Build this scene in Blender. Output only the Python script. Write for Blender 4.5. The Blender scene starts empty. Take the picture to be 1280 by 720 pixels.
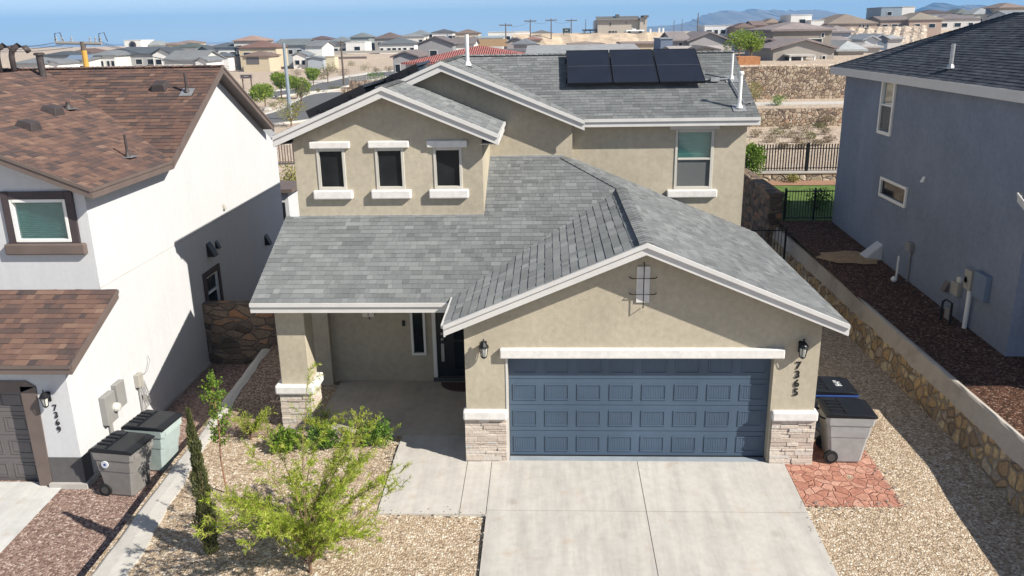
import bpy, bmesh, math, random
from mathutils import Vector, Matrix
from mathutils.geometry import tessellate_polygon
RND = random.Random(11)
SC = bpy.context.scene
COL = SC.collection
V = Vector
PI = math.pi
# ------------------------------------------------------------------ camera
FPX = 1035.34
PITCH, YAW, ROLL = 0.301083, 0.046142, -0.017031
CAM = V((-1.6929, -14.3293, 7.9814))
_f0 = V((-math.sin(YAW), math.cos(YAW), 0)); _r0 = V((math.cos(YAW), math.sin(YAW), 0)); _z = V((0, 0, 1))
FW = _f0*math.cos(PITCH) - _z*math.sin(PITCH)
_u = _z*math.cos(PITCH) + _f0*math.sin(PITCH)
RT = _r0*math.cos(ROLL) + _u*math.sin(ROLL)
UP = _u*math.cos(ROLL) - _r0*math.sin(ROLL)
def ray(x, y): return FW + RT*((x-640)/FPX) - UP*((y-360)/FPX)
def onX(x, y, v): d = ray(x, y); return CAM + d*((v-CAM.x)/d.x)
def onY(x, y, v): d = ray(x, y); return CAM + d*((v-CAM.y)/d.y)
def onZ(x, y, v): d = ray(x, y); return CAM + d*((v-CAM.z)/d.z)
cam = bpy.data.cameras.new('camera'); camo = bpy.data.objects.new('camera', cam); COL.objects.link(camo)
cam.sensor_width = 36; cam.lens = 36*FPX/1280; cam.clip_start = .1; cam.clip_end = 20000
m = Matrix((RT, UP, -FW)).transposed().to_4x4(); m.translation = CAM
camo.matrix_world = m
SC.camera = camo
# ------------------------------------------------------------------ materials
def new_mat(name):
    m = bpy.data.materials.new(name); m.use_nodes = True
    nt = m.node_tree
    b = nt.nodes['Principled BSDF']
    return m, nt, b
def N(nt, t, **kw):
    n = nt.nodes.new(t)
    for k, v in kw.items():
        if k in n.inputs: n.inputs[k].default_value = v
        else: setattr(n, k, v)
    return n
def L(nt, a, b): nt.links.new(a, b)
def coords(nt): return N(nt, 'ShaderNodeTexCoord').outputs['Object']
def ramp(nt, fac, stops, interp='LINEAR'):
    r = nt.nodes.new('ShaderNodeValToRGB'); r.color_ramp.interpolation = interp
    e = r.color_ramp.elements
    while len(e) > 1: e.remove(e[0])
    e[0].position = stops[0][0]; e[0].color = (*stops[0][1], 1)
    for p, c in stops[1:]:
        q = e.new(p); q.color = (*c, 1)
    L(nt, fac, r.inputs[0]); return r.outputs[0]
def mul(c, k): return tuple(min(1, x*k) for x in c)
def mixc(nt, fac, a, b, mode='MIX'):
    n = nt.nodes.new('ShaderNodeMix'); n.data_type = 'RGBA'; n.blend_type = mode
    for sock, v in ((n.inputs[0], fac), (n.inputs[6], a), (n.inputs[7], b)):
        if hasattr(v, 'links'): L(nt, v, sock)
        else: sock.default_value = v if not isinstance(v, tuple) else (*v, 1)
    return n.outputs[2]
def bump(nt, b, h, strength=.4, dist=.01):
    n = N(nt, 'ShaderNodeBump', Strength=strength, Distance=dist); L(nt, h, n.inputs['Height']); L(nt, n.outputs[0], b.inputs['Normal'])
def noise(nt, v, scale, detail=4, rough=.55):
    n = N(nt, 'ShaderNodeTexNoise', Scale=scale, Detail=detail, Roughness=rough)
    if v is not None: L(nt, v, n.inputs['Vector'])
    return n
def plain(name, col, rough=.6, metal=0, var=.12, scale=3.0, spec=.4):
    m, nt, b = new_mat(name)
    v = coords(nt); n = noise(nt, v, scale, 5)
    L(nt, ramp(nt, n.outputs[0], [(.3, mul(col, 1-var)), (.7, mul(col, 1+var))]), b.inputs['Base Color'])
    b.inputs['Roughness'].default_value = rough; b.inputs['Metallic'].default_value = metal
    b.inputs['Specular IOR Level'].default_value = spec
    return m
def stucco(name, col, var=.1, big=.7, strength=.35, mott=.14):
    m, nt, b = new_mat(name)
    v = coords(nt)
    n1 = noise(nt, v, big, 6, .65); n2 = noise(nt, v, 9, 4, .6); n3 = noise(nt, v, 60, 3)
    a = ramp(nt, n1.outputs[0], [(.32, mul(col, 1-var)), (.55, col), (.72, mul(col, 1+var*.7))])
    c = ramp(nt, n2.outputs[0], [(.3, (1-mott, 1-mott, 1-mott)), (.65, (1, 1, 1))])
    # faint vertical rain streaks
    mp = N(nt, 'ShaderNodeMapping'); mp.inputs['Scale'].default_value = (7, 7, .35); L(nt, v, mp.inputs['Vector'])
    st = noise(nt, mp.outputs[0], 1, 3, .6)
    d = ramp(nt, st.outputs[0], [(.35, (.965, .965, .965)), (.6, (1, 1, 1))])
    x = mixc(nt, 1.0, a, c, 'MULTIPLY'); x = mixc(nt, 1.0, x, d, 'MULTIPLY')
    L(nt, x, b.inputs['Base Color'])
    b.inputs['Roughness'].default_value = .9; b.inputs['Specular IOR Level'].default_value = .2
    ad = N(nt, 'ShaderNodeMath', operation='ADD'); L(nt, n2.outputs[0], ad.inputs[0]); L(nt, n3.outputs[0], ad.inputs[1])
    bump(nt, b, ad.outputs[0], strength, .012)
    return m
def shingle(name, stops, rough=.9):
    m, nt, b = new_mat(name)
    at = N(nt, 'ShaderNodeAttribute', attribute_name='tone')
    v = coords(nt)
    n1 = noise(nt, v, .5, 4); n2 = noise(nt, v, 55, 3, .7)
    c = ramp(nt, at.outputs['Fac'], stops)
    e = ramp(nt, n1.outputs[0], [(.3, (.84, .84, .85)), (.7, (1.0, 1.0, .99))])
    g = ramp(nt, n2.outputs[0], [(.3, (.7, .7, .7)), (.7, (1.0, 1.0, 1.0))])
    x = mixc(nt, 1.0, c, e, 'MULTIPLY'); x = mixc(nt, 1.0, x, g, 'MULTIPLY')
    L(nt, x, b.inputs['Base Color']); b.inputs['Roughness'].default_value = rough; b.inputs['Specular IOR Level'].default_value = .25; b.inputs['Diffuse Roughness'].default_value = 1.0
    bump(nt, b, n2.outputs[0], .35, .004)
    return m
def toned(name, stops, rough=.85, nscale=18, bs=.5, bd=.01, var=.25):
    """colour picked per piece (attribute tone), broken up by noise"""
    m, nt, b = new_mat(name)
    at = N(nt, 'ShaderNodeAttribute', attribute_name='tone'); v = coords(nt)
    n = noise(nt, v, nscale, 6, .65)
    c = ramp(nt, at.outputs['Fac'], stops); g = ramp(nt, n.outputs[0], [(.3, (1-var,)*3), (.7, (1, 1, 1))])
    L(nt, mixc(nt, 1.0, c, g, 'MULTIPLY'), b.inputs['Base Color'])
    b.inputs['Roughness'].default_value = rough; b.inputs['Specular IOR Level'].default_value = .25
    bump(nt, b, n.outputs[0], bs, bd)
    return m
def gravel(name, stops, scale=28, base=1.0, dirt=(.3, .22, .15), patch=.35, bd=.02):
    m, nt, b = new_mat(name)
    v = coords(nt)
    ds = noise(nt, v, 9, 3); wv = N(nt, 'ShaderNodeVectorMath', operation='MULTIPLY_ADD')
    L(nt, ds.outputs['Color'], wv.inputs[0]); wv.inputs[1].default_value = (.05, .05, .05); L(nt, v, wv.inputs[2])
    vo = N(nt, 'ShaderNodeTexVoronoi', Scale=scale, Randomness=1.0); L(nt, wv.outputs[0], vo.inputs['Vector'])
    vo2 = N(nt, 'ShaderNodeTexVoronoi', Scale=scale*1.9, Randomness=1.0); L(nt, wv.outputs[0], vo2.inputs['Vector'])
    se = N(nt, 'ShaderNodeSeparateColor'); L(nt, vo.outputs['Color'], se.inputs[0])
    c = ramp(nt, se.outputs[0], stops)
    n1 = noise(nt, v, .9, 6, .6); n0 = noise(nt, v, 5, 4, .7)
    c = mixc(nt, 1.0, c, ramp(nt, n0.outputs[0], [(.3, (.8, .78, .76)), (.65, (1, 1, 1))]), 'MULTIPLY')
    f = N(nt, 'ShaderNodeMapRange'); f.inputs[1].default_value = .5; f.inputs[2].default_value = .75; f.inputs[4].default_value = patch
    L(nt, n1.outputs[0], f.inputs[0])
    c = mixc(nt, f.outputs[0], c, dirt)
    # colour darkens in the crevices between stones
    cr = N(nt, 'ShaderNodeMapRange'); cr.inputs[1].default_value = .42; cr.inputs[2].default_value = .7; cr.inputs[4].default_value = .55
    L(nt, vo.outputs['Distance'], cr.inputs[0])
    c = mixc(nt, cr.outputs[0], c, mul(dirt, .6))
    L(nt, c, b.inputs['Base Color']); b.inputs['Roughness'].default_value = .95; b.inputs['Specular IOR Level'].default_value = .15
    ad = N(nt, 'ShaderNodeMath', operation='MULTIPLY_ADD'); L(nt, vo2.outputs['Distance'], ad.inputs[0]); ad.inputs[1].default_value = .5; L(nt, vo.outputs['Distance'], ad.inputs[2])
    bn = N(nt, 'ShaderNodeBump', Strength=.9, Distance=bd); bn.invert = True
    L(nt, ad.outputs[0], bn.inputs['Height']); L(nt, bn.outputs[0], b.inputs['Normal'])
    return m
def rubble(name, stops, mortar, scale=4.0, edge=.06, bd=.05, stretch=(1, 1, 1)):
    m, nt, b = new_mat(name)
    v = coords(nt)
    mp = N(nt, 'ShaderNodeMapping'); mp.inputs['Scale'].default_value = stretch; L(nt, v, mp.inputs['Vector'])
    ds = noise(nt, mp.outputs[0], 3, 3); wv = N(nt, 'ShaderNodeVectorMath', operation='MULTIPLY_ADD')
    L(nt, ds.outputs['Color'], wv.inputs[0]); wv.inputs[1].default_value = (.12, .12, .12); L(nt, mp.outputs[0], wv.inputs[2])
    vo = N(nt, 'ShaderNodeTexVoronoi', Scale=scale); L(nt, wv.outputs[0], vo.inputs['Vector'])
    ve = N(nt, 'ShaderNodeTexVoronoi', Scale=scale, feature='DISTANCE_TO_EDGE'); L(nt, wv.outputs[0], ve.inputs['Vector'])
    se = N(nt, 'ShaderNodeSeparateColor'); L(nt, vo.outputs['Color'], se.inputs[0])
    c = ramp(nt, se.outputs[0], stops)
    n = noise(nt, v, 14, 5, .65); c = mixc(nt, 1.0, c, ramp(nt, n.outputs[0], [(.3, (.6, .6, .6)), (.7, (1.05, 1.05, 1.05))]), 'MULTIPLY')
    mr = N(nt, 'ShaderNodeMapRange'); mr.inputs[1].default_value = edge*.5; mr.inputs[2].default_value = edge*1.3
    L(nt, ve.outputs['Distance'], mr.inputs[0])
    L(nt, mixc(nt, mr.outputs[0], mortar, c), b.inputs['Base Color'])
    b.inputs['Roughness'].default_value = .9; b.inputs['Specular IOR Level'].default_value = .2
    mr2 = N(nt, 'ShaderNodeMapRange'); mr2.inputs[2].default_value = edge*2.5; L(nt, ve.outputs['Distance'], mr2.inputs[0])
    ad = N(nt, 'ShaderNodeMath', operation='MULTIPLY_ADD'); L(nt, n.outputs[0], ad.inputs[0]); ad.inputs[1].default_value = .3; L(nt, mr2.outputs[0], ad.inputs[2])
    bump(nt, b, ad.outputs[0], .8, bd)
    return m
def concrete(name, col, stain=.2, tracks=0):
    m, nt, b = new_mat(name); v = coords(nt)
    n1 = noise(nt, v, .8, 7, .65); n2 = noise(nt, v, 6, 6, .7); n3 = noise(nt, v, 70, 3)
    c = ramp(nt, n1.outputs[0], [(.3, mul(col, 1-stain)), (.5, col), (.72, mul(col, 1.08))])
    c = mixc(nt, 1.0, c, ramp(nt, n2.outputs[0], [(.28, (.88, .87, .85)), (.6, (1, 1, 1))]), 'MULTIPLY')
    if tracks:
        mp = N(nt, 'ShaderNodeMapping'); mp.inputs['Scale'].default_value = (3.2, .32, 1); L(nt, v, mp.inputs['Vector'])
        n4 = noise(nt, mp.outputs[0], 1.1, 5, .7)
        c = mixc(nt, 1.0, c, ramp(nt, n4.outputs[0], [(.36, (1-tracks, 1-tracks, 1-tracks*.9)), (.58, (1, 1, 1))]), 'MULTIPLY')
        vs = N(nt, 'ShaderNodeTexVoronoi', Scale=.9); L(nt, v, vs.inputs['Vector'])
        c = mixc(nt, 1.0, c, ramp(nt, vs.outputs['Distance'], [(.04, (.86, .85, .83)), (.11, (1, 1, 1))]), 'MULTIPLY')
        # rusty drips
        n5 = noise(nt, v, 2.3, 2); c = mixc(nt, ramp(nt, n5.outputs[0], [(.63, (0, 0, 0)), (.78, (.4, .4, .4))]), c, mul((.42, .3, .2), .9))
    L(nt, c, b.inputs['Base Color']); b.inputs['Roughness'].default_value = .85; b.inputs['Specular IOR Level'].default_value = .25
    bump(nt, b, n3.outputs[0], .2, .004)
    return m
def glass(name, tint=(.9, .95, .95), refl=.12, trans=True, dark=(.012, .014, .016)):
    m, nt, b = new_mat(name)
    if not trans:
        v = coords(nt); n = noise(nt, v, 1.5, 3)
        L(nt, ramp(nt, n.outputs[0], [(.3, mul(dark, .6)), (.7, mul(dark, 1.6))]), b.inputs['Base Color'])
        b.inputs['Roughness'].default_value = .06; b.inputs['Specular IOR Level'].default_value = .16
        bump(nt, b, noise(nt, v, 1.2, 1).outputs[0], .08, .02)
        return m
    nt.nodes.remove(b)
    out = nt.nodes['Material Output']
    tr = N(nt, 'ShaderNodeBsdfTransparent'); tr.inputs[0].default_value = (*tint, 1)
    gl = N(nt, 'ShaderNodeBsdfGlossy', Roughness=.03); gl.inputs[0].default_value = (.9, .95, 1, 1)
    lw = N(nt, 'ShaderNodeLayerWeight', Blend=.35); mr = N(nt, 'ShaderNodeMapRange'); mr.inputs[3].default_value = refl; mr.inputs[4].default_value = .45
    L(nt, lw.outputs['Fresnel'], mr.inputs[0])
    mx = N(nt, 'ShaderNodeMixShader'); L(nt, mr.outputs[0], mx.inputs[0]); L(nt, tr.outputs[0], mx.inputs[1]); L(nt, gl.outputs[0], mx.inputs[2])
    L(nt, mx.outputs[0], out.inputs[0])
    return m
def leafmat(name, stops, trans=.35):
    m, nt, b = new_mat(name)
    at = N(nt, 'ShaderNodeAttribute', attribute_name='tone')
    c = ramp(nt, at.outputs['Fac'], stops)
    v = coords(nt); n = noise(nt, v, 4, 3)
    c = mixc(nt, 1.0, c, ramp(nt, n.outputs[0], [(.3, (.75, .75, .75)), (.7, (1, 1, 1))]), 'MULTIPLY')
    L(nt, c, b.inputs['Base Color']); b.inputs['Roughness'].default_value = .6; b.inputs['Specular IOR Level'].default_value = .25
    t = N(nt, 'ShaderNodeBsdfTranslucent'); L(nt, c, t.inputs[0])
    mx = N(nt, 'ShaderNodeMixShader'); mx.inputs[0].default_value = trans
    L(nt, b.outputs[0], mx.inputs[1]); L(nt, t.outputs[0], mx.inputs[2]); L(nt, mx.outputs[0], nt.nodes['Material Output'].inputs[0])
    return m
M = {}
def screenmat():
    m, nt, b = new_mat('insect_screen'); b.inputs['Base Color'].default_value = (.16, .165, .165, 1); b.inputs['Roughness'].default_value = .8
    tr = N(nt, 'ShaderNodeBsdfTransparent'); mx = N(nt, 'ShaderNodeMixShader'); mx.inputs[0].default_value = .55
    L(nt, tr.outputs[0], mx.inputs[1]); L(nt, b.outputs[0], mx.inputs[2]); L(nt, mx.outputs[0], nt.nodes['Material Output'].inputs[0]); return m
M['stucco'] = stucco('tan_stucco', (.46, .41, .318), .12)
M['white_stucco'] = stucco('white_stucco', (.55, .56, .575), .03, strength=.2, mott=.05)
M['base_stucco'] = stucco('dark_base_stucco', (.12, .115, .115), .08)
M['blue_stucco'] = stucco('slate_blue_stucco', (.22, .255, .325), .12)
M['grey_shingle'] = shingle('grey_shingle', [(0, (.148, .157, .16)), (.35, (.185, .195, .198)), (.65, (.217, .228, .231)), (1, (.27, .281, .283))])
M['brown_shingle'] = shingle('brown_shingle', [(0, (.06, .048, .048)), (.3, (.095, .066, .06)), (.6, (.14, .084, .068)), (.85, (.175, .108, .082)), (1, (.215, .142, .11))])
M['slate_shingle'] = shingle('slate_shingle', [(0, (.035, .042, .055)), (.5, (.065, .075, .095)), (1, (.11, .12, .14))])
M['trim'] = plain('white_trim_paint', (.56, .55, .535), .55, var=.05)
M['cap'] = stucco('white_cap_stucco', (.72, .70, .67), .05, 2.0, .2)
M['soffit'] = plain('soffit_paint', (.55, .5, .42), .8, var=.05)
M['deck'] = plain('roof_deck', (.06, .06, .06), .9)
M['brown_trim'] = plain('brown_trim_paint', (.13, .1, .088), .6, var=.1)
M['plum_trim'] = plain('dark_window_trim', (.055, .042, .045), .6, var=.15)
M['stone'] = toned('ledge_stone', [(0, (.5, .42, .36)), (.3, (.57, .49, .42)), (.6, (.62, .545, .47)), (.85, (.68, .61, .53)), (1, (.55, .52, .49))], bs=.7, bd=.02)
M['grout'] = plain('stone_grout', (.42, .36, .31), .95)
M['door_blue'] = plain('slate_blue_door_paint', (.064, .098, .146), .5, var=.12, scale=1.2, spec=.4)
M['door_groove'] = plain('blue_door_groove', (.07, .105, .15), .6)
M['door_brown'] = plain('taupe_door_paint', (.12, .108, .108), .5, var=.06)
M['front_door'] = plain('black_front_door', (.012, .013, .018), .35)
M['white_vinyl'] = plain('white_vinyl', (.72, .72, .70), .4, var=.03)
M['beige_vinyl'] = plain('beige_vinyl', (.5, .48, .43), .45, var=.04)
M['dark_glass'] = glass('dark_glass', trans=False)
M['clear_glass'] = glass('clear_glass', refl=.03)
M['blind'] = plain('window_blind', (.62, .68, .64), .6, var=.05)
M['pale_teal'] = plain('pale_teal_blind', (.3, .58, .52), .6, var=.05)
M['teal_blind'] = plain('teal_blind', (.14, .40, .40), .6, var=.08)
M['interior'] = plain('dim_interior', (.05, .055, .055), .9)
M['screen'] = screenmat()
M['black_metal'] = plain('black_metal', (.014, .014, .015), .4, .3)
M['lamp_glass'] = plain('lamp_glass', (.55, .55, .5), .15, var=.05)
M['digits'] = plain('black_digits', (.012, .012, .012), .4)
M['pvc'] = plain('white_pvc', (.75, .75, .73), .4, var=.04)
M['galv'] = plain('galvanised_metal', (.42, .43, .44), .4, .6, var=.15, scale=9)
M['greybox'] = plain('grey_utility_paint', (.25, .245, .235), .5, var=.06)
M['bluebox'] = plain('blue_grey_utility_paint', (.16, .21, .29), .5, var=.06)
M['tanbox'] = plain('tan_utility_box', (.36, .34, .30), .55)
M['pipe_brown'] = plain('brown_pipe_paint', (.055, .044, .043), .55, var=.2, scale=8)
M['concrete'] = concrete('driveway_concrete', (.495, .472, .437), .11, .17)
M['walk'] = concrete('walkway_concrete', (.50, .475, .44), .12, .12)
M['porch'] = concrete('porch_concrete', (.47, .43, .38), .16, .1)
M['paleslab'] = concrete('pale_driveway_concrete', (.55, .55, .53), .08, .1)
M['joint'] = plain('joint_filler', (.07, .065, .06), .95)
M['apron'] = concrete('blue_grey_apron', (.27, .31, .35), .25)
M['curb'] = concrete('wall_cap_concrete', (.47, .45, .42), .2)
M['gravel_tan'] = gravel('tan_gravel', [(0, (.22, .16, .11)), (.2, (.38, .285, .195)), (.5, (.51, .405, .29)), (.8, (.62, .52, .4)), (1, (.78, .71, .6))], 26, dirt=(.42, .32, .225), patch=.25)
M['gravel_brown'] = gravel('red_brown_gravel', [(0, (.13, .085, .07)), (.3, (.25, .165, .14)), (.6, (.35, .245, .205)), (.85, (.45, .335, .28)), (1, (.6, .5, .44))], 26, dirt=(.27, .18, .15), patch=.3)
M['gravel_side'] = gravel('brown_side_gravel', [(0, (.12, .085, .065)), (.3, (.25, .175, .13)), (.6, (.36, .265, .2)), (.85, (.47, .36, .28)), (1, (.62, .53, .45))], 25, dirt=(.28, .2, .15), patch=.3)
M['gravel_rust'] = gravel('rust_gravel', [(0, (.03, .015, .011)), (.4, (.075, .036, .024)), (.8, (.17, .085, .055)), (1, (.34, .24, .18))], 24, dirt=(.1, .055, .035), patch=.4)
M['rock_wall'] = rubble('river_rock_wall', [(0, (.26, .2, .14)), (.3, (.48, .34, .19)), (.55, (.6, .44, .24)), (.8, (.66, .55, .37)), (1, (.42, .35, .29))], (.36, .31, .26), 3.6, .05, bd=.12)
M['wall_cap'] = concrete('mortar_cap', (.42, .385, .34), .35)
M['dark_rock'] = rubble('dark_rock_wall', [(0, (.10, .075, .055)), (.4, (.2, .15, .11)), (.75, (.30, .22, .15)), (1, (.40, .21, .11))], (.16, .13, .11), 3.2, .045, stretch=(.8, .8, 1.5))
M['pale_rock'] = rubble('pale_rock_wall', [(0, (.3, .25, .18)), (.5, (.48, .4, .29)), (1, (.56, .5, .4))], (.16, .14, .12), 2.6, .05)
M['big_rock'] = rubble('gabion_rock', [(0, (.17, .12, .09)), (.3, (.36, .27, .19)), (.6, (.46, .36, .26)), (.85, (.55, .46, .36)), (1, (.4, .25, .16))], (.13, .105, .085), 3.0, .045, bd=.1)
M['stamped'] = rubble('red_stamped_concrete', [(0, (.40, .18, .13)), (.5, (.50, .25, .18)), (1, (.57, .33, .25))], (.36, .165, .12), 5.2, .02, bd=.03)
M['asphalt'] = concrete('asphalt', (.13, .13, .132), .12)
M['kerb'] = plain('kerb_concrete', (.5, .47, .43), .9)
M['sand'] = gravel('desert_sand', [(0, (.40, .31, .24)), (.5, (.56, .46, .36)), (1, (.68, .58, .48))], 6, dirt=(.42, .33, .25), patch=.6, bd=.05)
M['tan_slope'] = plain('tan_embankment', (.47, .37, .265), .95, var=.3, scale=.35)
M['rocky'] = rubble('rocky_slope', [(0, (.3, .23, .17)), (.4, (.5, .41, .32)), (1, (.66, .57, .47))], (.42, .34, .26), .6, .12, bd=.3)
M['lawn'] = plain('lawn', (.09, .15, .028), .9, var=.4, scale=6)
M['mulch'] = plain('mulch_soil', (.3, .17, .11), .95, var=.25, scale=8)
M['panel'] = plain('solar_cell', (.012, .014, .022), .18, var=.2, scale=2, spec=.5)
M['panel_frame'] = plain('panel_frame', (.02, .02, .024), .4, .4)
M['panel_line'] = plain('panel_busbar', (.12, .13, .15), .4, .5)
M['bin_grey'] = plain('grey_bin_plastic', (.33, .33, .325), .5, var=.1, scale=6)
M['bin_taupe'] = plain('taupe_bin_plastic', (.21, .20, .19), .5, var=.1, scale=6)
M['bin_green'] = plain('pale_green_bin_plastic', (.36, .43, .42), .5, var=.08, scale=6)
M['bin_dark'] = plain('dark_bin_plastic', (.03, .036, .055), .45, var=.15)
M['bin_blue'] = plain('blue_bin_plastic', (.025, .06, .22), .45, var=.1)
M['bin_lid'] = plain('dark_lid_plastic', (.010, .011, .014), .4, var=.3, scale=5, spec=.28)
M['rubber'] = plain('rubber', (.012, .012, .012), .7)
M['hub'] = plain('grey_hub', (.06, .06, .06), .5)
M['sticker'] = plain('white_sticker', (.7, .72, .75), .5)
M['bark'] = plain('bark', (.16, .10, .065), .9, var=.3, scale=20)
M['bark_red'] = plain('reddish_bark', (.25, .13, .08), .85, var=.25, scale=20)
M['willow_leaf'] = leafmat('desert_willow_leaf', [(0, (.22, .32, .03)), (.5, (.44, .56, .06)), (.85, (.6, .68, .12)), (1, (.66, .66, .2))], .5)
M['cypress_leaf'] = leafmat('cypress_leaf', [(0, (.05, .065, .025)), (.5, (.11, .125, .045)), (1, (.22, .22, .09))], .15)
M['pear_leaf'] = leafmat('pear_leaf', [(0, (.09, .17, .02)), (.6, (.19, .31, .04)), (1, (.30, .40, .07))], .4)
M['shrub_leaf'] = leafmat('shrub_leaf', [(0, (.07, .15, .022)), (.6, (.16, .3, .045)), (1, (.28, .4, .08))], .3)
M['yellow_leaf'] = leafmat('yellow_shrub_leaf', [(0, (.17, .18, .03)), (.6, (.29, .29, .06)), (1, (.38, .34, .10))], .3)
M['tree_leaf'] = leafmat('street_tree_leaf', [(0, (.13, .2, .02)), (.6, (.27, .38, .045)), (1, (.4, .47, .09))], .4)
M['dry_leaf'] = leafmat('dry_scrub_leaf', [(0, (.16, .12, .075)), (.6, (.27, .21, .13)), (1, (.34, .29, .17))], .2)
M['sage_leaf'] = leafmat('sage_scrub_leaf', [(0, (.12, .13, .045)), (.6, (.21, .21, .08)), (1, (.29, .27, .11))], .2)
M['wood'] = plain('weathered_wood', (.36, .24, .13), .85, var=.25, scale=6)
M['wood_orange'] = plain('orange_wood', (.40, .18, .075), .8, var=.2, scale=4)
M['pole_wood'] = plain('pole_wood', (.11, .085, .068), .9, var=.2, scale=5)
M['pole_steel'] = plain('blue_grey_steel', (.26, .31, .36), .5, .3, var=.08)
M['wire'] = plain('wire', (.05, .05, .055), .6)
M['yellow'] = plain('yellow_paint', (.50, .28, .05), .6, var=.2)
M['mat'] = plain('doormat_fibre', (.07, .035, .028), .95, var=.4, scale=40)
M['car_paint'] = plain('dark_car_paint', (.02, .022, .028), .25, .2)
M['sign_brown'] = plain('brown_sign', (.10, .055, .05), .6)
M['sign_green'] = plain('dark_green_sign', (.02, .05, .05), .5)
M['mountain'] = plain('mountain_rock', (.17, .14, .125), .95, var=.25, scale=.01)
M['red_tile'] = None
_bgm = {}
def bgmat(kind, col):
    k = (kind, col)
    if k in _bgm: return _bgm[k]
    if kind == 'wall': mm = stucco('painted_wall', col, .05, .3, .1)
    else:
        mm, nt, b = new_mat('shingled_roof'); v = coords(nt)
        mp = N(nt, 'ShaderNodeMapping'); mp.inputs['Scale'].default_value = (1.2, 1.2, 7); L(nt, v, mp.inputs['Vector'])
        n = noise(nt, mp.outputs[0], 1.6, 5, .7); n2 = noise(nt, v, .25, 3)
        c = ramp(nt, n.outputs[0], [(.3, mul(col, .72)), (.7, mul(col, 1.22))])
        c = mixc(nt, 1.0, c, ramp(nt, n2.outputs[0], [(.3, (.85, .85, .85)), (.7, (1, 1, 1))]), 'MULTIPLY')
        L(nt, c, b.inputs['Base Color']); b.inputs['Roughness'].default_value = .9; b.inputs['Specular IOR Level'].default_value = .2
        w = N(nt, 'ShaderNodeTexWave', Scale=3.0); w.bands_direction = 'Z'; L(nt, v, w.inputs['Vector']); bump(nt, b, w.outputs[0], .4, .05)
    _bgm[k] = mm; return mm
def redtile():
    mm, nt, b = new_mat('red_barrel_tile'); v = coords(nt)
    w = N(nt, 'ShaderNodeTexWave', Scale=1.1, Distortion=.3); w.bands_direction = 'X'; L(nt, v, w.inputs['Vector'])
    w2 = N(nt, 'ShaderNodeTexWave', Scale=1.6); w2.bands_direction = 'Z'; L(nt, v, w2.inputs['Vector'])
    n = noise(nt, v, 1.3, 5, .7)
    c = ramp(nt, n.outputs[0], [(.3, (.25, .07, .06)), (.7, (.42, .16, .13))])
    L(nt, c, b.inputs['Base Color']); b.inputs['Roughness'].default_value = .8
    ad = N(nt, 'ShaderNodeMath', operation='ADD'); L(nt, w.outputs[0], ad.inputs[0]); L(nt, w2.outputs[0], ad.inputs[1]); bump(nt, b, ad.outputs[0], 1, .12)
    return mm
M['red_tile'] = redtile()
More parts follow.
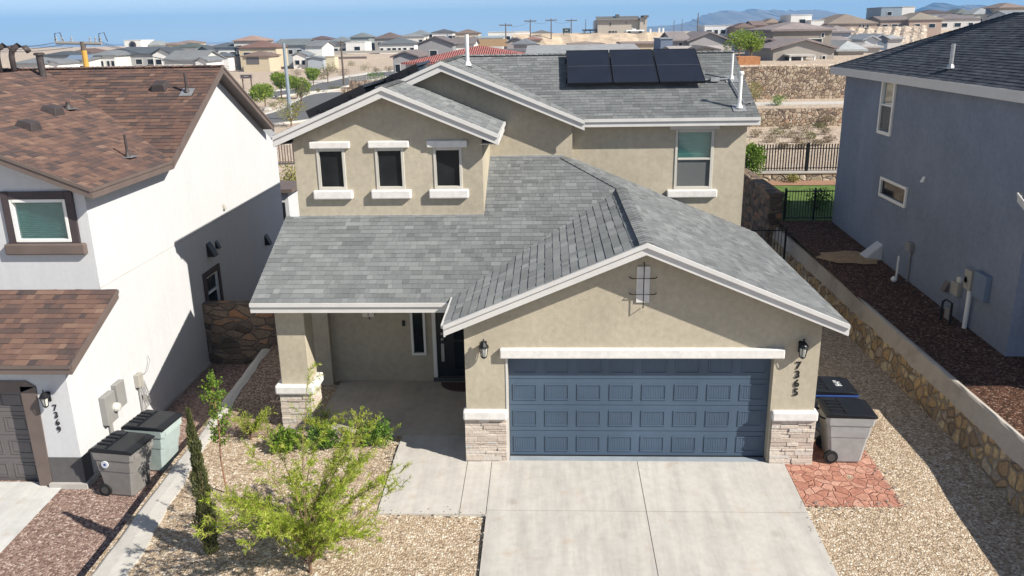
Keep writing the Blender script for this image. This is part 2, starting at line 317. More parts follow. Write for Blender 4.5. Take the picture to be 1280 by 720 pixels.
# ------------------------------------------------------------------ mesh builder
class Fr:
    """wall frame: a along the wall, b up, c outwards"""
    def __init__(s, o, u, n): s.o, s.u, s.n = V(o), V(u).normalized(), V(n).normalized()
    def P(s, a, b, c=0): return s.o + s.u*a + V((0, 0, b)) + s.n*c
def FY(y=0): return Fr((0, y, 0), (1, 0, 0), (0, -1, 0))       # facing the street, a = X
def FXp(x): return Fr((x, 0, 0), (0, 1, 0), (1, 0, 0))         # facing +X, a = Y
def FXm(x): return Fr((x, 0, 0), (0, 1, 0), (-1, 0, 0))        # facing -X, a = Y
class MB:
    def __init__(s): s.v, s.f, s.t = [], [], []
    def face(s, pts, tone=.5):
        i = len(s.v); s.v += [V(p) for p in pts]; s.f.append(tuple(range(i, i+len(pts)))); s.t.append(tone)
    def solid(s, bot, top, tone=.5, caps=(1, 1)):
        n = len(bot); i = len(s.v); s.v += [V(p) for p in bot] + [V(p) for p in top]
        for k in range(n):
            j = (k+1) % n; s.f.append((i+k, i+j, i+n+j, i+n+k)); s.t.append(tone)
        if caps[0]: s.f.append(tuple(reversed(range(i, i+n)))); s.t.append(tone)
        if caps[1]: s.f.append(tuple(range(i+n, i+2*n))); s.t.append(tone)
    def box(s, x0, x1, y0, y1, z0, z1, tone=.5):
        b = [(x0, y0), (x1, y0), (x1, y1), (x0, y1)]
        s.solid([(x, y, z0) for x, y in b], [(x, y, z1) for x, y in b], tone)
    def fbox(s, fr, a0, a1, b0, b1, c0, c1, tone=.5):
        q = [(a0, b0), (a1, b0), (a1, b1), (a0, b1)]
        s.solid([fr.P(a, b, c0) for a, b in q], [fr.P(a, b, c1) for a, b in q], tone)
    def ring(s, fr, a0, a1, b0, b1, w, c0, c1, wb=None):
        wb = w if wb is None else wb
        s.fbox(fr, a0, a0+w, b0, b1, c0, c1); s.fbox(fr, a1-w, a1, b0, b1, c0, c1)
        s.fbox(fr, a0+w, a1-w, b0, b0+wb, c0, c1); s.fbox(fr, a0+w, a1-w, b1-w, b1, c0, c1)
    def wall(s, fr, outer, holes=(), depth=.12):
        ps = [[V((a, b, 0)) for a, b in outer]] + [[V((a, b, 0)) for a, b in h] for h in holes]
        flat = [p for q in ps for p in q]; i = len(s.v); s.v += [fr.P(p.x, p.y) for p in flat]
        for t in tessellate_polygon(ps): s.f.append((i+t[0], i+t[1], i+t[2])); s.t.append(.5)
        for h in holes:
            for k in range(len(h)):
                a, b = h[k], h[(k+1) % len(h)]
                s.face([fr.P(*a), fr.P(*b), fr.P(*b, -depth), fr.P(*a, -depth)])
    def tube(s, pts, r, n=8, tone=.5, caps=True):
        pts = [V(p) for p in pts]; rs = r if isinstance(r, (list, tuple)) else [r]*len(pts)
        i = len(s.v); up = None
        for k, p in enumerate(pts):
            d = (pts[min(k+1, len(pts)-1)] - pts[max(k-1, 0)]).normalized()
            if up is None: up = V((1, 0, 0)) if abs(d.x) < .8 else V((0, 1, 0))
            x = d.cross(up).normalized(); y = d.cross(x); up = -d.cross(x).cross(d) if False else up
            for j in range(n):
                a = 2*PI*j/n; s.v.append(p + (x*math.cos(a) + y*math.sin(a))*rs[k])
        for k in range(len(pts)-1):
            for j in range(n):
                q = (j+1) % n; s.f.append((i+k*n+j, i+k*n+q, i+(k+1)*n+q, i+(k+1)*n+j)); s.t.append(tone)
        if caps:
            s.f.append(tuple(reversed(range(i, i+n)))); s.t.append(tone)
            e = i+(len(pts)-1)*n; s.f.append(tuple(range(e, e+n))); s.t.append(tone)
    def lathe(s, c, prof, n=14, axis='Z', tone=.5):
        c = V(c); i = len(s.v)
        for r, h in prof:
            for j in range(n):
                a = 2*PI*j/n; x, y = r*math.cos(a), r*math.sin(a)
                s.v.append(c + (V((x, y, h)) if axis == 'Z' else V((h, x, y)) if axis == 'X' else V((x, h, y))))
        for k in range(len(prof)-1):
            for j in range(n):
                q = (j+1) % n; s.f.append((i+k*n+j, i+k*n+q, i+(k+1)*n+q, i+(k+1)*n+j)); s.t.append(tone)
        s.f.append(tuple(reversed(range(i, i+n)))); s.t.append(tone)
        e = i+(len(prof)-1)*n; s.f.append(tuple(range(e, e+n))); s.t.append(tone)
    def build(s, name, mat, parent=None, bevel=0, smooth=False, origin=None, seg=2):
        root = parent
        while root is not None and root.parent is not None: root = root.parent
        o0 = V(root.location) if root is not None else (V(origin) if origin is not None else V((0, 0, 0)))
        me = bpy.data.meshes.new(name)
        me.from_pydata([tuple(p - o0) for p in s.v], [], s.f)
        if s.t and any(abs(t-.5) > 1e-6 for t in s.t):
            at = me.attributes.new('tone', 'FLOAT', 'FACE'); at.data.foreach_set('value', s.t)
        if bevel:
            bm = bmesh.new(); bm.from_mesh(me); bmesh.ops.remove_doubles(bm, verts=bm.verts, dist=1e-5)
            bmesh.ops.recalc_face_normals(bm, faces=bm.faces)
            bmesh.ops.bevel(bm, geom=bm.edges[:], offset=bevel, segments=seg, affect='EDGES', profile=.5, clamp_overlap=True)
            bm.to_mesh(me); bm.free()
        if smooth:
            for p in me.polygons: p.use_smooth = True
        me.materials.append(mat)
        o = bpy.data.objects.new(name, me); COL.objects.link(o)
        if parent is not None: o.parent = parent
        else: o.location = o0
        return o
def tag(o, label=None, cat=None, group=None, kind=None):
    if label: o['label'] = label
    if cat: o['category'] = cat
    if group: o['group'] = group
    if kind: o['kind'] = kind
    return o
def thing(name, label, cat, loc=(0, 0, 0), group=None):
    o = bpy.data.objects.new(name, None); COL.objects.link(o); o.location = loc; o.empty_display_size = .2
    return tag(o, label, cat, group)
def struct(mb, name, mat, label=None, kind='structure', **kw):
    o = mb.build(name, mat, **kw); o['kind'] = kind
    o['label'] = label; o['category'] = name.replace('_', ' ')
    return o
def text_mesh(name, body, size, fr, a, b, c, mat, parent, thick=.012, bold=.012, font_scale_x=1.0):
    cu = bpy.data.curves.new('t', 'FONT'); cu.body = body; cu.size = size; cu.extrude = thick/2; cu.offset = bold*size
    cu.align_x = 'CENTER'; cu.align_y = 'CENTER'
    ob = bpy.data.objects.new('t', cu); COL.objects.link(ob)
    bpy.context.view_layer.update()
    me = bpy.data.meshes.new_from_object(ob.evaluated_get(bpy.context.evaluated_depsgraph_get()))
    bpy.data.objects.remove(ob); bpy.data.curves.remove(cu)
    mb = MB()
    for p in me.polygons: mb.face([fr.P(a + me.vertices[i].co.x*font_scale_x, b + me.vertices[i].co.y, c + me.vertices[i].co.z) for i in p.vertices])
    bpy.data.meshes.remove(me)
    return mb.build(name, mat, parent)
# clip a convex polygon (2D list) by half plane  n.p <= d
def clip(poly, nx, ny, d):
    out = []
    for k in range(len(poly)):
        a, b = poly[k], poly[(k+1) % len(poly)]
        da, db = nx*a[0]+ny*a[1]-d, nx*b[0]+ny*b[1]-d
        if da <= 0: out.append(a)
        if (da < 0 < db) or (db < 0 < da):
            t = da/(da-db); out.append((a[0]+(b[0]-a[0])*t, a[1]+(b[1]-a[1])*t))
    return out
def shingles(mb, pts, rnd, exposure=.145, tabw=.16, thick=.012, clump=.4, ht=(.55, .6, 1.0, 1.1)):
    """courses of laminated tabs laid on a planar convex polygon (world points)"""
    pts = [V(p) for p in pts]
    n = (pts[1]-pts[0]).cross(pts[2]-pts[1]).normalized()
    if n.z < 0: n = -n
    up = (V((0, 0, 1)) - n*n.z).normalized(); u = up.cross(n).normalized(); o = pts[0]
    P2 = [((p-o).dot(u), (p-o).dot(up)) for p in pts]
    umin, umax = min(p[0] for p in P2), max(p[0] for p in P2); vmin, vmax = min(p[1] for p in P2), max(p[1] for p in P2)
    v = vmin; prev = []
    while v < vmax:
        strip = clip(clip(P2, 0, -1, -v), 0, 1, v+exposure)
        if len(strip) >= 3:
            us, ue = min(p[0] for p in strip), max(p[0] for p in strip)
            a = umin - rnd.random()*tabw*2; tone = rnd.random()
            while a < ue:
                w = tabw*rnd.choice((.6, .8, 1.0, 1.3, 1.7))
                if a + w > us:
                    q = clip(clip(strip, -1, 0, -(a+.002)), 1, 0, a+w-.002)
                    if len(q) >= 3:
                        h = thick*rnd.choice(ht)
                        tone = tone*clump + (1-clump)*rnd.random() if rnd.random() < .75 else rnd.random()
                        top = [o + u*p[0] + up*p[1] + n*(h*(1-(p[1]-v)/exposure) + .003) for p in q]
                        bot = [o + u*p[0] + up*p[1] - n*.004 for p in q]
                        mb.solid(bot, top, tone, (0, 1))
                a += w
        v += exposure
def plane_pts(fz, xy): return [V((x, y, fz(x, y))) for x, y in xy]
def slab(mb, pts, t0=.006, t1=.1):
    mb.solid([p - V((0, 0, t1)) for p in pts], [p - V((0, 0, t0)) for p in pts])
def fascia(mb, p0, p1, out, h0=.07, h1=.16, lip=.045, back=.03, drop=0.0):
    """two stepped boards along an eave or rake; out = outward horizontal direction"""
    p0, p1, out = V(p0) - V((0, 0, drop)), V(p1) - V((0, 0, drop)), V(out).normalized()
    def bd(z0, z1, c0, c1):
        q = [(c0, z0), (c1, z0), (c1, z1), (c0, z1)]
        mb.solid([p0 + out*c + V((0, 0, z)) for c, z in q], [p1 + out*c + V((0, 0, z)) for c, z in q])
    bd(-h0, .004, -back, lip); bd(-h0-h1, -h0, -back, .008)
def caps(mb, p0, p1, rnd, w=.13, step=.15, tilt=.25):
    """ridge / hip cap shingles"""
    p0, p1 = V(p0), V(p1); d = p1-p0; Ln = d.length; d.normalize(); s = d.cross(V((0, 0, 1))).normalized()
    k = 0.0
    while k < Ln:
        e = min(k+step*1.05, Ln); h0, h1 = .03, .016; t = rnd.random()
        a, b = p0 + d*k, p0 + d*e
        for sg in (-1, 1):
            mb.face([a + V((0, 0, h0)), b + V((0, 0, h1)), b + s*sg*w + V((0, 0, h1-w*tilt)), a + s*sg*w + V((0, 0, h0-w*tilt))], t)
            mb.face([a + V((0, 0, h0)), a + s*sg*w + V((0, 0, h0-w*tilt)), a + s*sg*w + V((0, 0, -w*tilt)), a], t)
        k += step
# ================================================================== OUR HOUSE
def gz(y): return .06*min(0.0, y)
def zleft(y): return -.55 + .06*min(0.0, y)
def zright(y): return .74 + .032*max(0.0, min(y, 16)) + .03*min(0.0, y)
S = .417
H = thing('house', 'tan stucco two-storey house with grey shingle roof and wide blue garage door, in the centre', 'house', (0, 3, 0))
rs = random.Random(3)
def window(par, fr, a0, a1, b0, b1, frame='white_vinyl', pane='dark_glass', w=.06, inset=.05, blind=None, rail=None, wb=None, lower=None, name='window'):
    f = MB(); f.ring(fr, a0, a1, b0, b1, w, -inset-.05, -inset+.035, wb)
    if rail is not None: f.fbox(fr, a0+w, a1-w, rail-.025, rail+.025, -inset-.04, -inset+.03)
    fo = f.build(name, M[frame], par, bevel=.006, seg=1)
    p = MB(); p.fbox(fr, a0+w*.8, a1-w*.8, b0+w*.8, b1-w*.8, -inset-.035, -inset-.028); p.build('pane', M[pane], fo)
    if blind:
        s = MB(); z = b0+w
        while z < b1-w-.02:
            s.solid([fr.P(a0+w, z, -inset-.085), fr.P(a1-w, z, -inset-.085), fr.P(a1-w, z+.006, -inset-.085), fr.P(a0+w, z+.006, -inset-.085)],
                    [fr.P(a0+w, z-.012+.03, -inset-.06), fr.P(a1-w, z-.012+.03, -inset-.06), fr.P(a1-w, z-.012+.036, -inset-.06), fr.P(a0+w, z-.012+.036, -inset-.06)]); z += .042
        s.fbox(fr, a0, a1, b0, b1, -inset-.16, -inset-.15)
        s.build('blind', M[blind], fo)
    if lower is not None:
        s = MB(); s.fbox(fr, a0+w*.9, a1-w*.9, b0+w*.9, lower, -inset-.02, -inset-.014); s.build('insect_screen', M['screen'], fo)
    return fo
def rect(a0, a1, b0, b1): return [(a0, b0), (a1, b0), (a1, b1), (a0, b1)]
# --- walls
def zg(x): return 4.46 - S*abs(x)
w = MB()
GX0, GX1 = -3.26, 3.26
w.wall(FY(0), [(GX0, -.35), (-2.46, -.35), (-2.46, 2.2), (2.45, 2.2), (2.45, -.35), (GX1, -.35), (GX1, zg(GX1)-.16), (0, 4.30), (GX0, zg(GX0)-.16)])
for a, b in (((-2.46, -.35), (-2.46, 2.2)), ((-2.46, 2.2), (2.45, 2.2)), ((2.45, 2.2), (2.45, -.35))):
    w.face([(a[0], 0, a[1]), (b[0], 0, b[1]), (b[0], .24, b[1]), (a[0], .24, a[1])])
w.wall(FXp(GX1), rect(0, 6.5, -.35, 2.95)); w.wall(FXm(GX0), rect(0, 4.6, -.35, 2.95))
w.build('garage_wall', M['stucco'], H)
w = MB(); fr = FY(3.82)
w.wall(fr, [(-7.3, -.3), (-4.42, -.3), (-4.42, 2.15), (-3.27, 2.15), (-3.27, 2.9), (-7.3, 2.9)], [rect(-4.92, -4.57, .70, 2.05)], .12)
w.box(-7.24, -6.81, 3.60, 3.82, -.2, 2.75)
w.build('porch_wall', M['stucco'], H)
def zd(x): return 6.903 - S*abs(x+5.2)
def zm(x): return 7.32 - S*abs(x+4.2)
w = MB(); fr = FY(3.8)
WX = [(-6.80, -6.17), (-5.50, -4.86), (-4.21, -3.58)]
w.wall(fr, [(-7.3, 3.85), (-3.13, 3.85), (-3.13, zd(-3.13)-.15), (-5.2, 6.903-.15), (-7.3, zd(-7.3)-.15)], [rect(a, b, 4.66, 5.57) for a, b in WX], .14)
w.wall(FXp(-3.13), rect(3.8, 6.12, 3.85, zd(-3.13)-.15)); w.wall(FXm(-7.3), [(3.82, -.3), (12.6, -.3), (12.6, 5.87), (3.82, 5.87)])
w.build('dormer_wall', M['stucco'], H)
w = MB()
w.wall(FY(6.1), [(-7.2, 5.0), (-3.2, 4.85), (-1.1, 4.7), (-1.1, zm(-1.1)-.15), (-4.2, 7.17), (-7.2, zm(-7.2)-.15)])
w.wall(FXp(-1.1), rect(6.1, 6.52, 4.5, 5.88))
w.wall(FY(6.5), rect(-1.12, 3.2, 2.9, 5.88), [rect(1.46, 2.41, 4.10, 5.59)], .14)
w.wall(FXp(3.2), [(6.5, -.3), (12.6, -.3), (12.6, 5.9), (9.6, 7.19), (6.5, 5.88)])
w.wall(FY(12.6), [(-7.3, -.3), (3.2, -.3), (3.2, 5.88), (-1.0, 5.88), (-4.2, 7.17), (-7.3, 5.88)])
w.build('upper_wall', M['stucco'], H)
# --- windows
for i, (a, b) in enumerate(WX):
    window(H, FY(3.8), a, b, 4.66, 5.57, 'beige_vinyl', 'dark_glass', .06, .015)
    t = MB(); t.fbox(FY(3.8), a-.13, b+.13, 5.575, 5.73, -.03, .085); t.build('window_header', M['cap'], H, bevel=.022)
    t = MB(); t.fbox(FY(3.8), a-.12, b+.13, 4.455, 4.655, -.03, .12); t.build('window_sill', M['cap'], H, bevel=.028)
window(H, FY(6.5), 1.46, 2.41, 4.10, 5.59, 'beige_vinyl', 'clear_glass', .07, .015, blind='pale_teal', rail=4.86, lower=4.84)
t = MB(); t.fbox(FY(6.5), 1.31, 2.52, 5.595, 5.72, -.03, .08); t.build('window_header', M['trim'], H, bevel=.012)
t = MB(); t.fbox(FY(6.5), 1.29, 2.54, 3.90, 4.095, -.03, .12); t.build('window_sill', M['cap'], H, bevel=.028)
window(H, FY(3.82), -4.92, -4.57, .70, 2.05, 'white_vinyl', 'dark_glass', .055, -.02, name='sidelight')
# --- garage door: four sections of eight grooved panels
gd = MB(); gd.box(-2.47, 2.46, .2, .245, .03, 2.21); gd = gd.build('garage_door', M['door_blue'], H)
fr = FY(.2); hs = .545
for r in range(4):
    s = MB(); z0 = .035 + r*hs; z1 = z0 + hs - .012
    s.fbox(fr, -2.455, 2.445, z0, z1, .0, .012)
    for c in range(8):
        cx = -2.455 + (c+.5)*4.9/8
        pw, ph = .23, .165; zc = (z0+z1)/2
        s.ring(fr, cx-pw, cx+pw, zc-ph, zc+ph, .026, .011, .026)
        for g in range(9):
            gx = cx - pw + .045 + g*(2*pw-.09)/8
            s.fbox(fr, gx-.011, gx+.011, zc-ph+.035, zc+ph-.035, .011, .0165)
    s.build('door_section', M['door_blue'], gd, bevel=0)
s = MB(); s.fbox(fr, -2.45, 2.44, .03, .055, -.01, .02); s.build('bottom_seal', M['rubber'], gd)
t = MB(); t.fbox(FY(0), -2.6, 2.61, 2.18, 2.37, -.05, .1); t.build('garage_lintel', M['cap'], H, bevel=.022)
t = MB()
for a, b in ((-2.5, -2.461),): t.fbox(FY(0), a, b, .0, 2.19, -.1, .012)
t.build('garage_door_trim', M['trim'], H)
# --- ledge stone piers
def ledge(par, x0, x1, y0, y1, z0, z1, rnd, front=True, right=False):
    s = MB(); z = z0
    while z < z1-.01:
        h = min(rnd.choice((.045, .06, .075, .095)), z1-z)
        if z1-z-h < .03: h = z1-z
        if front:
            a = x0
            while a < x1-.01:
                ww = rnd.uniform(.12, .42)
                if x1-a-ww < .08: ww = x1-a
                d = rnd.uniform(.015, .042)
                s.box(a+.002, a+ww-.002, y0-d, y0+.03, z+.003, z+h-.003, rnd.random()); a += ww
        if right:
            a = y0
            while a < y1-.01:
                ww = rnd.uniform(.12, .36)
                if y1-a-ww < .08: ww = y1-a
                d = rnd.uniform(.015, .042)
                s.box(x1-.03, x1+d, a+.002, a+ww-.002, z+.003, z+h-.003, rnd.random()); a += ww
        z += h
    return s.build('stone_veneer', M['stone'], par, bevel=.004, seg=1)
PX = [(-3.3, -2.5), (2.49, 3.3)]
for a, b in PX:
    pi_ = MB(); pi_.box(a, b, -.02, -.005, -.12, .93); pi_ = pi_.build('stone_pier', M['grout'], H)
    ledge(pi_, a, b, -.02, .3, -.12, .93, rs)
    t = MB(); t.box(a-.02, b+.015, -.12, .12, .93, 1.12); t.build('pier_cap', M['cap'], pi_, bevel=.03)
# porch column
c = MB(); c.box(-7.28, -6.68, 1.42, 1.98, .9, 2.78); c = c.build('porch_column', M['stucco'], H, bevel=.015)
b = MB(); b.box(-7.31, -6.67, 1.40, 2.0, -.15, .8); b.build('stone_base', M['grout'], c)
ledge(c, -7.33, -6.66, 1.39, 2.01, -.12, .8, rs, True, True)
b = MB(); b.box(-7.40, -6.57, 1.30, 2.08, .8, 1.0); b.build('column_cap', M['cap'], c, bevel=.035)
b = MB(); b.box(-6.68, -3.27, 1.46, 1.90, 2.60, 2.80); b.box(-7.28, -6.9, 1.98, 3.82, 2.58, 2.80); b.build('porch_beam', M['stucco'], H)
b = MB(); b.box(-7.55, -3.27, 1.12, 3.82, 2.70, 2.72); b.build('porch_ceiling', M['soffit'], H)
# --- front door
fr = FY(3.90)
d = MB(); d.fbox(fr, -4.34, -3.28, .06, 2.14, -.05, 0); d = d.build('front_door', M['front_door'], H)
g = MB(); g.ring(fr, -3.98, -3.36, .25, 1.9, .05, 0, .02); g.fbox(fr, -3.69, -3.65, .3, 1.85, 0, .018); g.fbox(fr, -3.93, -3.41, 1.0, 1.04, 0, .018); g.build('storm_frame', M['front_door'], d)
g = MB(); g.fbox(fr, -3.94, -3.40, .29, 1.86, .002, .008); g.build('pane', M['dark_glass'], d)
k = MB(); k.lathe(fr.P(-4.2, 1.22, .05), [(.03, -.04), (.035, 0), (.02, .02)], 10, 'Y'); k.lathe(fr.P(-4.2, 1.08, .05), [(.03, -.04), (.035, 0), (.02, .02)], 10, 'Y')
k.fbox(fr, -4.235, -4.165, .5, .95, .0, .03); k.fbox(fr, -4.235, -4.16, .58, .78, .03, .06); k.build('door_lock', M['galv'], d)
t = MB(); t.fbox(FY(3.82), -4.42, -4.335, 0, 2.15, -.08, .02); t.build('door_jamb', M['white_vinyl'], H)
t = MB(); t.fbox(FY(3.82), -4.43, -3.27, .0, .12, -.1, .06); t.build('door_sill', M['deck'], H)
t = MB(); t.fbox(FY(3.82), -5.12, -5.05, 1.42, 1.56, 0, .03); t.build('doorbell', M['black_metal'], H, bevel=.008)
# pendant lamp, lanterns
p = MB(), onY(461, 384.5, 2.75)
pl = p[0]; pc = p[1]; pl.tube([pc, V((pc.x, pc.y, 2.72))], .012, 6); pl.lathe(pc-V((0, 0, .22)), [(.004, -.06), (.02, -.03), (.015, 0)], 8); pl = pl.build('porch_pendant', M['black_metal'], H)
q = MB(); q.box(pc.x-.13, pc.x-.008, pc.y-.12, pc.y+.12, pc.z-.18, pc.z); q.box(pc.x+.008, pc.x+.13, pc.y-.12, pc.y+.12, pc.z-.18, pc.z); q.build('lamp_shade', M['lamp_glass'], pl, bevel=.01)
def lantern(par, fr, a, b, sc=1.0):
    o = MB(); P = lambda x, y, z: fr.P(a+x*sc, b+y*sc, z*sc)
    o.fbox(fr, a-.05*sc, a+.05*sc, b-.11*sc, b+.1*sc, 0, .02)
    o.tube([P(0, .06, .02), P(0, .1, .07), P(0, .11, .14)], .012*sc, 6)
    cc = P(0, 0, .14)
    o.lathe(cc+V((0, 0, .03*sc)), [(.10*sc, 0), (.085*sc, .04*sc), (.035*sc, .1*sc), (.012*sc, .12*sc), (.018*sc, .15*sc), (.003, .17*sc)], 8)
    o.lathe(cc-V((0, 0, .17*sc)), [(.01, -.03*sc), (.05*sc, 0), (.055*sc, .02*sc)], 8)
    for k in range(6):
        an = 2*PI*k/6; o.tube([cc+V((.052*math.cos(an)*sc, .052*math.sin(an)*sc, -.16*sc)), cc+V((.082*math.cos(an)*sc, .082*math.sin(an)*sc, .035*sc))], .006*sc, 5)
    o = o.build('wall_lantern', M['black_metal'], par)
    g = MB(); g.lathe(cc-V((0, 0, .15*sc)), [(.042*sc, 0), (.068*sc, .18*sc)], 8); g.build('lamp_glass', M['lamp_glass'], o)
    return o
lantern(H, FY(0), -2.89, 2.40, 1.0); lantern(H, FY(0), 2.91, 2.40, 1.0); lantern(H, FY(3.82), -4.53, 2.25, .9)
for k, ch in enumerate('7365'): text_mesh('house_number', ch, .205, FY(0), 2.89, 2.015 - k*.178, .012, M['digits'], H, .012, .014)
# gable shutter with iron cross bars
sh = MB(); sh.fbox(FY(0), -.115, .125, 3.25, 3.93, -.02, .03); sh = sh.build('gable_plaque', M['cap'], H, bevel=.006)
ir = MB(); fr = FY(0); ir.tube([fr.P(.005, 3.16, .02), fr.P(.005, 3.18, .12), fr.P(.005, 3.98, .12), fr.P(.005, 4.02, .05)], .0095, 6)
for z in (3.42, 3.72): ir.tube([fr.P(-.24, z, .0), fr.P(-.2, z, .08), fr.P(.21, z, .08), fr.P(.25, z, .0)], .0095, 6)
ir.build('iron_bars', M['black_metal'], sh)
# --- roofs
def roof(name, mat, par, polys, rnd, deckm='deck', capl=(), **kw):
    """polys: list of world-point convex polygons"""
    m_ = MB()
    for p in polys: shingles(m_, p, rnd, **kw)
    for a, b in capl: caps(m_, a, b, rnd)
    ro = m_.build(name, M[mat], par)
    d_ = MB()
    for p in polys: slab(d_, p)
    d_.build('roof_deck', M[deckm], ro)
    return ro
zF = lambda x, y: 2.90 + S*(y-1.05)
zR = lambda x, y: 4.46 - S*x
zL = lambda x, y: 4.46 + S*x
EX = 3.58; OY = -.42
vy = 1.05 + (zL(-EX, 0)-2.90)/S; jy = 1.05 + (4.46-2.90)/S; hx = (4.46-zF(0, 6.1))/S
A = [None, None]
A[0] = plane_pts(zF, [(-7.62, 1.05), (-EX+.15, 1.05), (-.9, 3.8), (-7.62, 3.8)])
A[1] = plane_pts(zF, [(-3.15, 3.8), (-.9, 3.8), (0, jy), (hx, 6.1), (-3.15, 6.1)])
B_ = [plane_pts(zR, [(0, OY), (EX, OY), (EX, 6.5), (-1.1, 6.5), (hx, 6.1), (0, jy)])]
C_ = [plane_pts(zL, [(-EX, OY), (0, OY), (0, jy), (-EX, vy-.02)])]
roof('porch_roof', 'grey_shingle', H, A, rs, thick=.009, capl=[(V((0, jy, 4.46)), V((hx, 6.1, zF(0, 6.1))))])
roof('garage_roof', 'grey_shingle', H, B_, rs, thick=.011, capl=[(V((0, OY, 4.46)), V((0, jy, 4.46)))])
roof('garage_roof', 'grey_shingle', H, C_, rs, thick=.0085, ht=(.5, 1.0), tabw=.2, exposure=.165)
zML = lambda x, y: 7.32 + S*(x+4.2)
zMR = lambda x, y: 7.32 - S*(x+4.2)
zDR = lambda x, y: 6.903 - S*(x+5.2)
zMF = lambda x, y: 5.90 + S*(y-6.15)
zMB = lambda x, y: 7.34 - S*(y-9.6)
U1 = [plane_pts(zML, [(-7.62, 5.72), (-4.2, 5.72), (-4.2, 13), (-7.62, 13)]), plane_pts(zML, [(-7.62, 3.45), (-5.2, 3.45), (-5.2, 5.72), (-7.62, 5.72)])]
U2 = [plane_pts(zDR, [(-5.2, 3.45), (-2.76, 3.45), (-2.76, 6.1), (-5.2, 6.1)])]
U3 = [plane_pts(zMR, [(-4.2, 5.72), (-.82, 5.72), (-.82, 6.17), (-4.2, 9.6)])]
U4 = [plane_pts(zMF, [(-.82, 6.15), (3.42, 6.15), (3.42, 9.6), (-4.2, 9.6)])]
U5 = [plane_pts(zMB, [(-4.2, 9.6), (3.42, 9.6), (3.42, 13), (-4.2, 13)])]
MR = roof('main_roof', 'grey_shingle', H, U4, rs, thick=.010, capl=[(V((-4.2, 9.6, 7.34)), V((3.42, 9.6, 7.34)))])
roof('main_roof', 'grey_shingle', H, U5, rs, thick=.013)
roof('side_roof', 'grey_shingle', H, U1, rs, thick=.014, ht=(.8, 1.0), exposure=.185, capl=[(V((-4.2, 5.72, 7.32)), V((-4.2, 9.6, 7.32)))])
roof('gable_roof', 'grey_shingle', H, U3, rs, thick=.013)
roof('dormer_roof', 'grey_shingle', H, U2, rs, thick=.013, capl=[(V((-5.2, 3.45, 6.903)), V((-5.2, 5.72, 6.903)))])
# fascias
f = MB(); fy = (0, -1, 0)
fascia(f, (-7.62, 1.05, 2.90), (-EX-.02, 1.05, 2.90), fy, .07, .13)
f.build('porch_fascia', M['trim'], H)
f = MB()
fascia(f, (-EX, OY, zL(-EX, 0)), (0, OY, 4.46), fy, .075, .14, .05); fascia(f, (0, OY, 4.46), (EX, OY, zR(EX, 0)), fy, .075, .14, .05)
fascia(f, (EX, OY, zR(EX, 0)), (EX, 6.5, zR(EX, 0)), (1, 0, 0), .06, .12, -.03, .06, .02); fascia(f, (-EX, OY, zL(-EX, 0)), (-EX, vy, zL(-EX, 0)), (-1, 0, 0))
f.build('garage_fascia', M['trim'], H)
f = MB()
fascia(f, (-7.62, 3.45, zML(-7.62, 0)), (-5.2, 3.45, 6.903), fy, .08, .15, .05); fascia(f, (-5.2, 3.45, 6.903), (-2.76, 3.45, zDR(-2.76, 0)), fy, .08, .15, .05)
fascia(f, (-2.76, 3.45, zDR(-2.76, 0)), (-2.76, 6.1, zDR(-2.76, 0)), (1, 0, 0)); fascia(f, (-7.62, 3.45, zML(-7.62, 0)), (-7.62, 13, zML(-7.62, 0)), (-1, 0, 0))
f.build('dormer_fascia', M['trim'], H)
f = MB()
fascia(f, (-5.2, 5.72, zML(-5.2, 0)), (-4.2, 5.72, 7.32), fy, .08, .15, .05); fascia(f, (-4.2, 5.72, 7.32), (-.82, 5.72, zMR(-.82, 0)), fy, .08, .15, .05)
fascia(f, (-.82, 6.15, 5.9), (3.42, 6.15, 5.9), fy, .07, .12)
fascia(f, (3.42, 6.15, 5.9), (3.42, 9.6, 7.34), (1, 0, 0), .06, .12, -.02, .06, .02); fascia(f, (3.42, 9.6, 7.34), (3.42, 13, zMB(0, 13)), (1, 0, 0), .06, .12, -.02, .06, .02)
f.build('upper_fascia', M['trim'], H)
# metal flashing where roofs meet walls
f = MB()
f.fbox(FY(3.8), -7.3, -3.13, 4.0, 4.075, 0, .02); f.fbox(FY(6.1), -3.13, hx, 4.98, 5.05, 0, .02)
f.build('roof_flashing', M['galv'], H)
# soffits
f = MB(); f.box(-7.58, -7.3, 3.5, 13, 5.70, 5.72); f.box(-1.1, 3.4, 6.18, 6.5, 5.70, 5.72); f.box(-3.13, -2.8, 3.5, 6.1, 5.66, 5.68)
f.build('soffit', M['soffit'], H)
# roof pipes on the right end
def vent_pipe(par, base, h, r, mat, name='vent_pipe', cap=True, n=V((0, -S, 1))):
    o = MB(); base = V(base)
    o.tube([base-V((0, 0, .05)), base+V((0, 0, h))], r, 10)
    if cap: o.lathe(base+V((0, 0, h-.06)), [(r*1.5, 0), (r*1.5, .05), (r, .07)], 10)
    o.lathe(base+V((0, 0, .02)), [(r*2.1, 0), (r*1.25, .1)], 10)
    o = o.build(name, M[mat], par)
    k = MB(); n = V(n).normalized(); s = V((1, 0, 0)); tt = n.cross(s)
    k.solid([base + s*a + tt*b + n*.016 for a, b in ((-.16, -.18), (.16, -.18), (.16, .18), (-.16, .18))], [base + s*a + tt*b + n*.026 for a, b in ((-.16, -.18), (.16, -.18), (.16, .18), (-.16, .18))])
    k.build('flashing', M['galv'], o); return o
vent_pipe(H, (2.98, 6.55, zMF(0, 6.55)), .88, .046, 'pvc'); vent_pipe(H, (3.06, 8.0, zMF(0, 8.0)), .66, .032, 'pvc', cap=False)
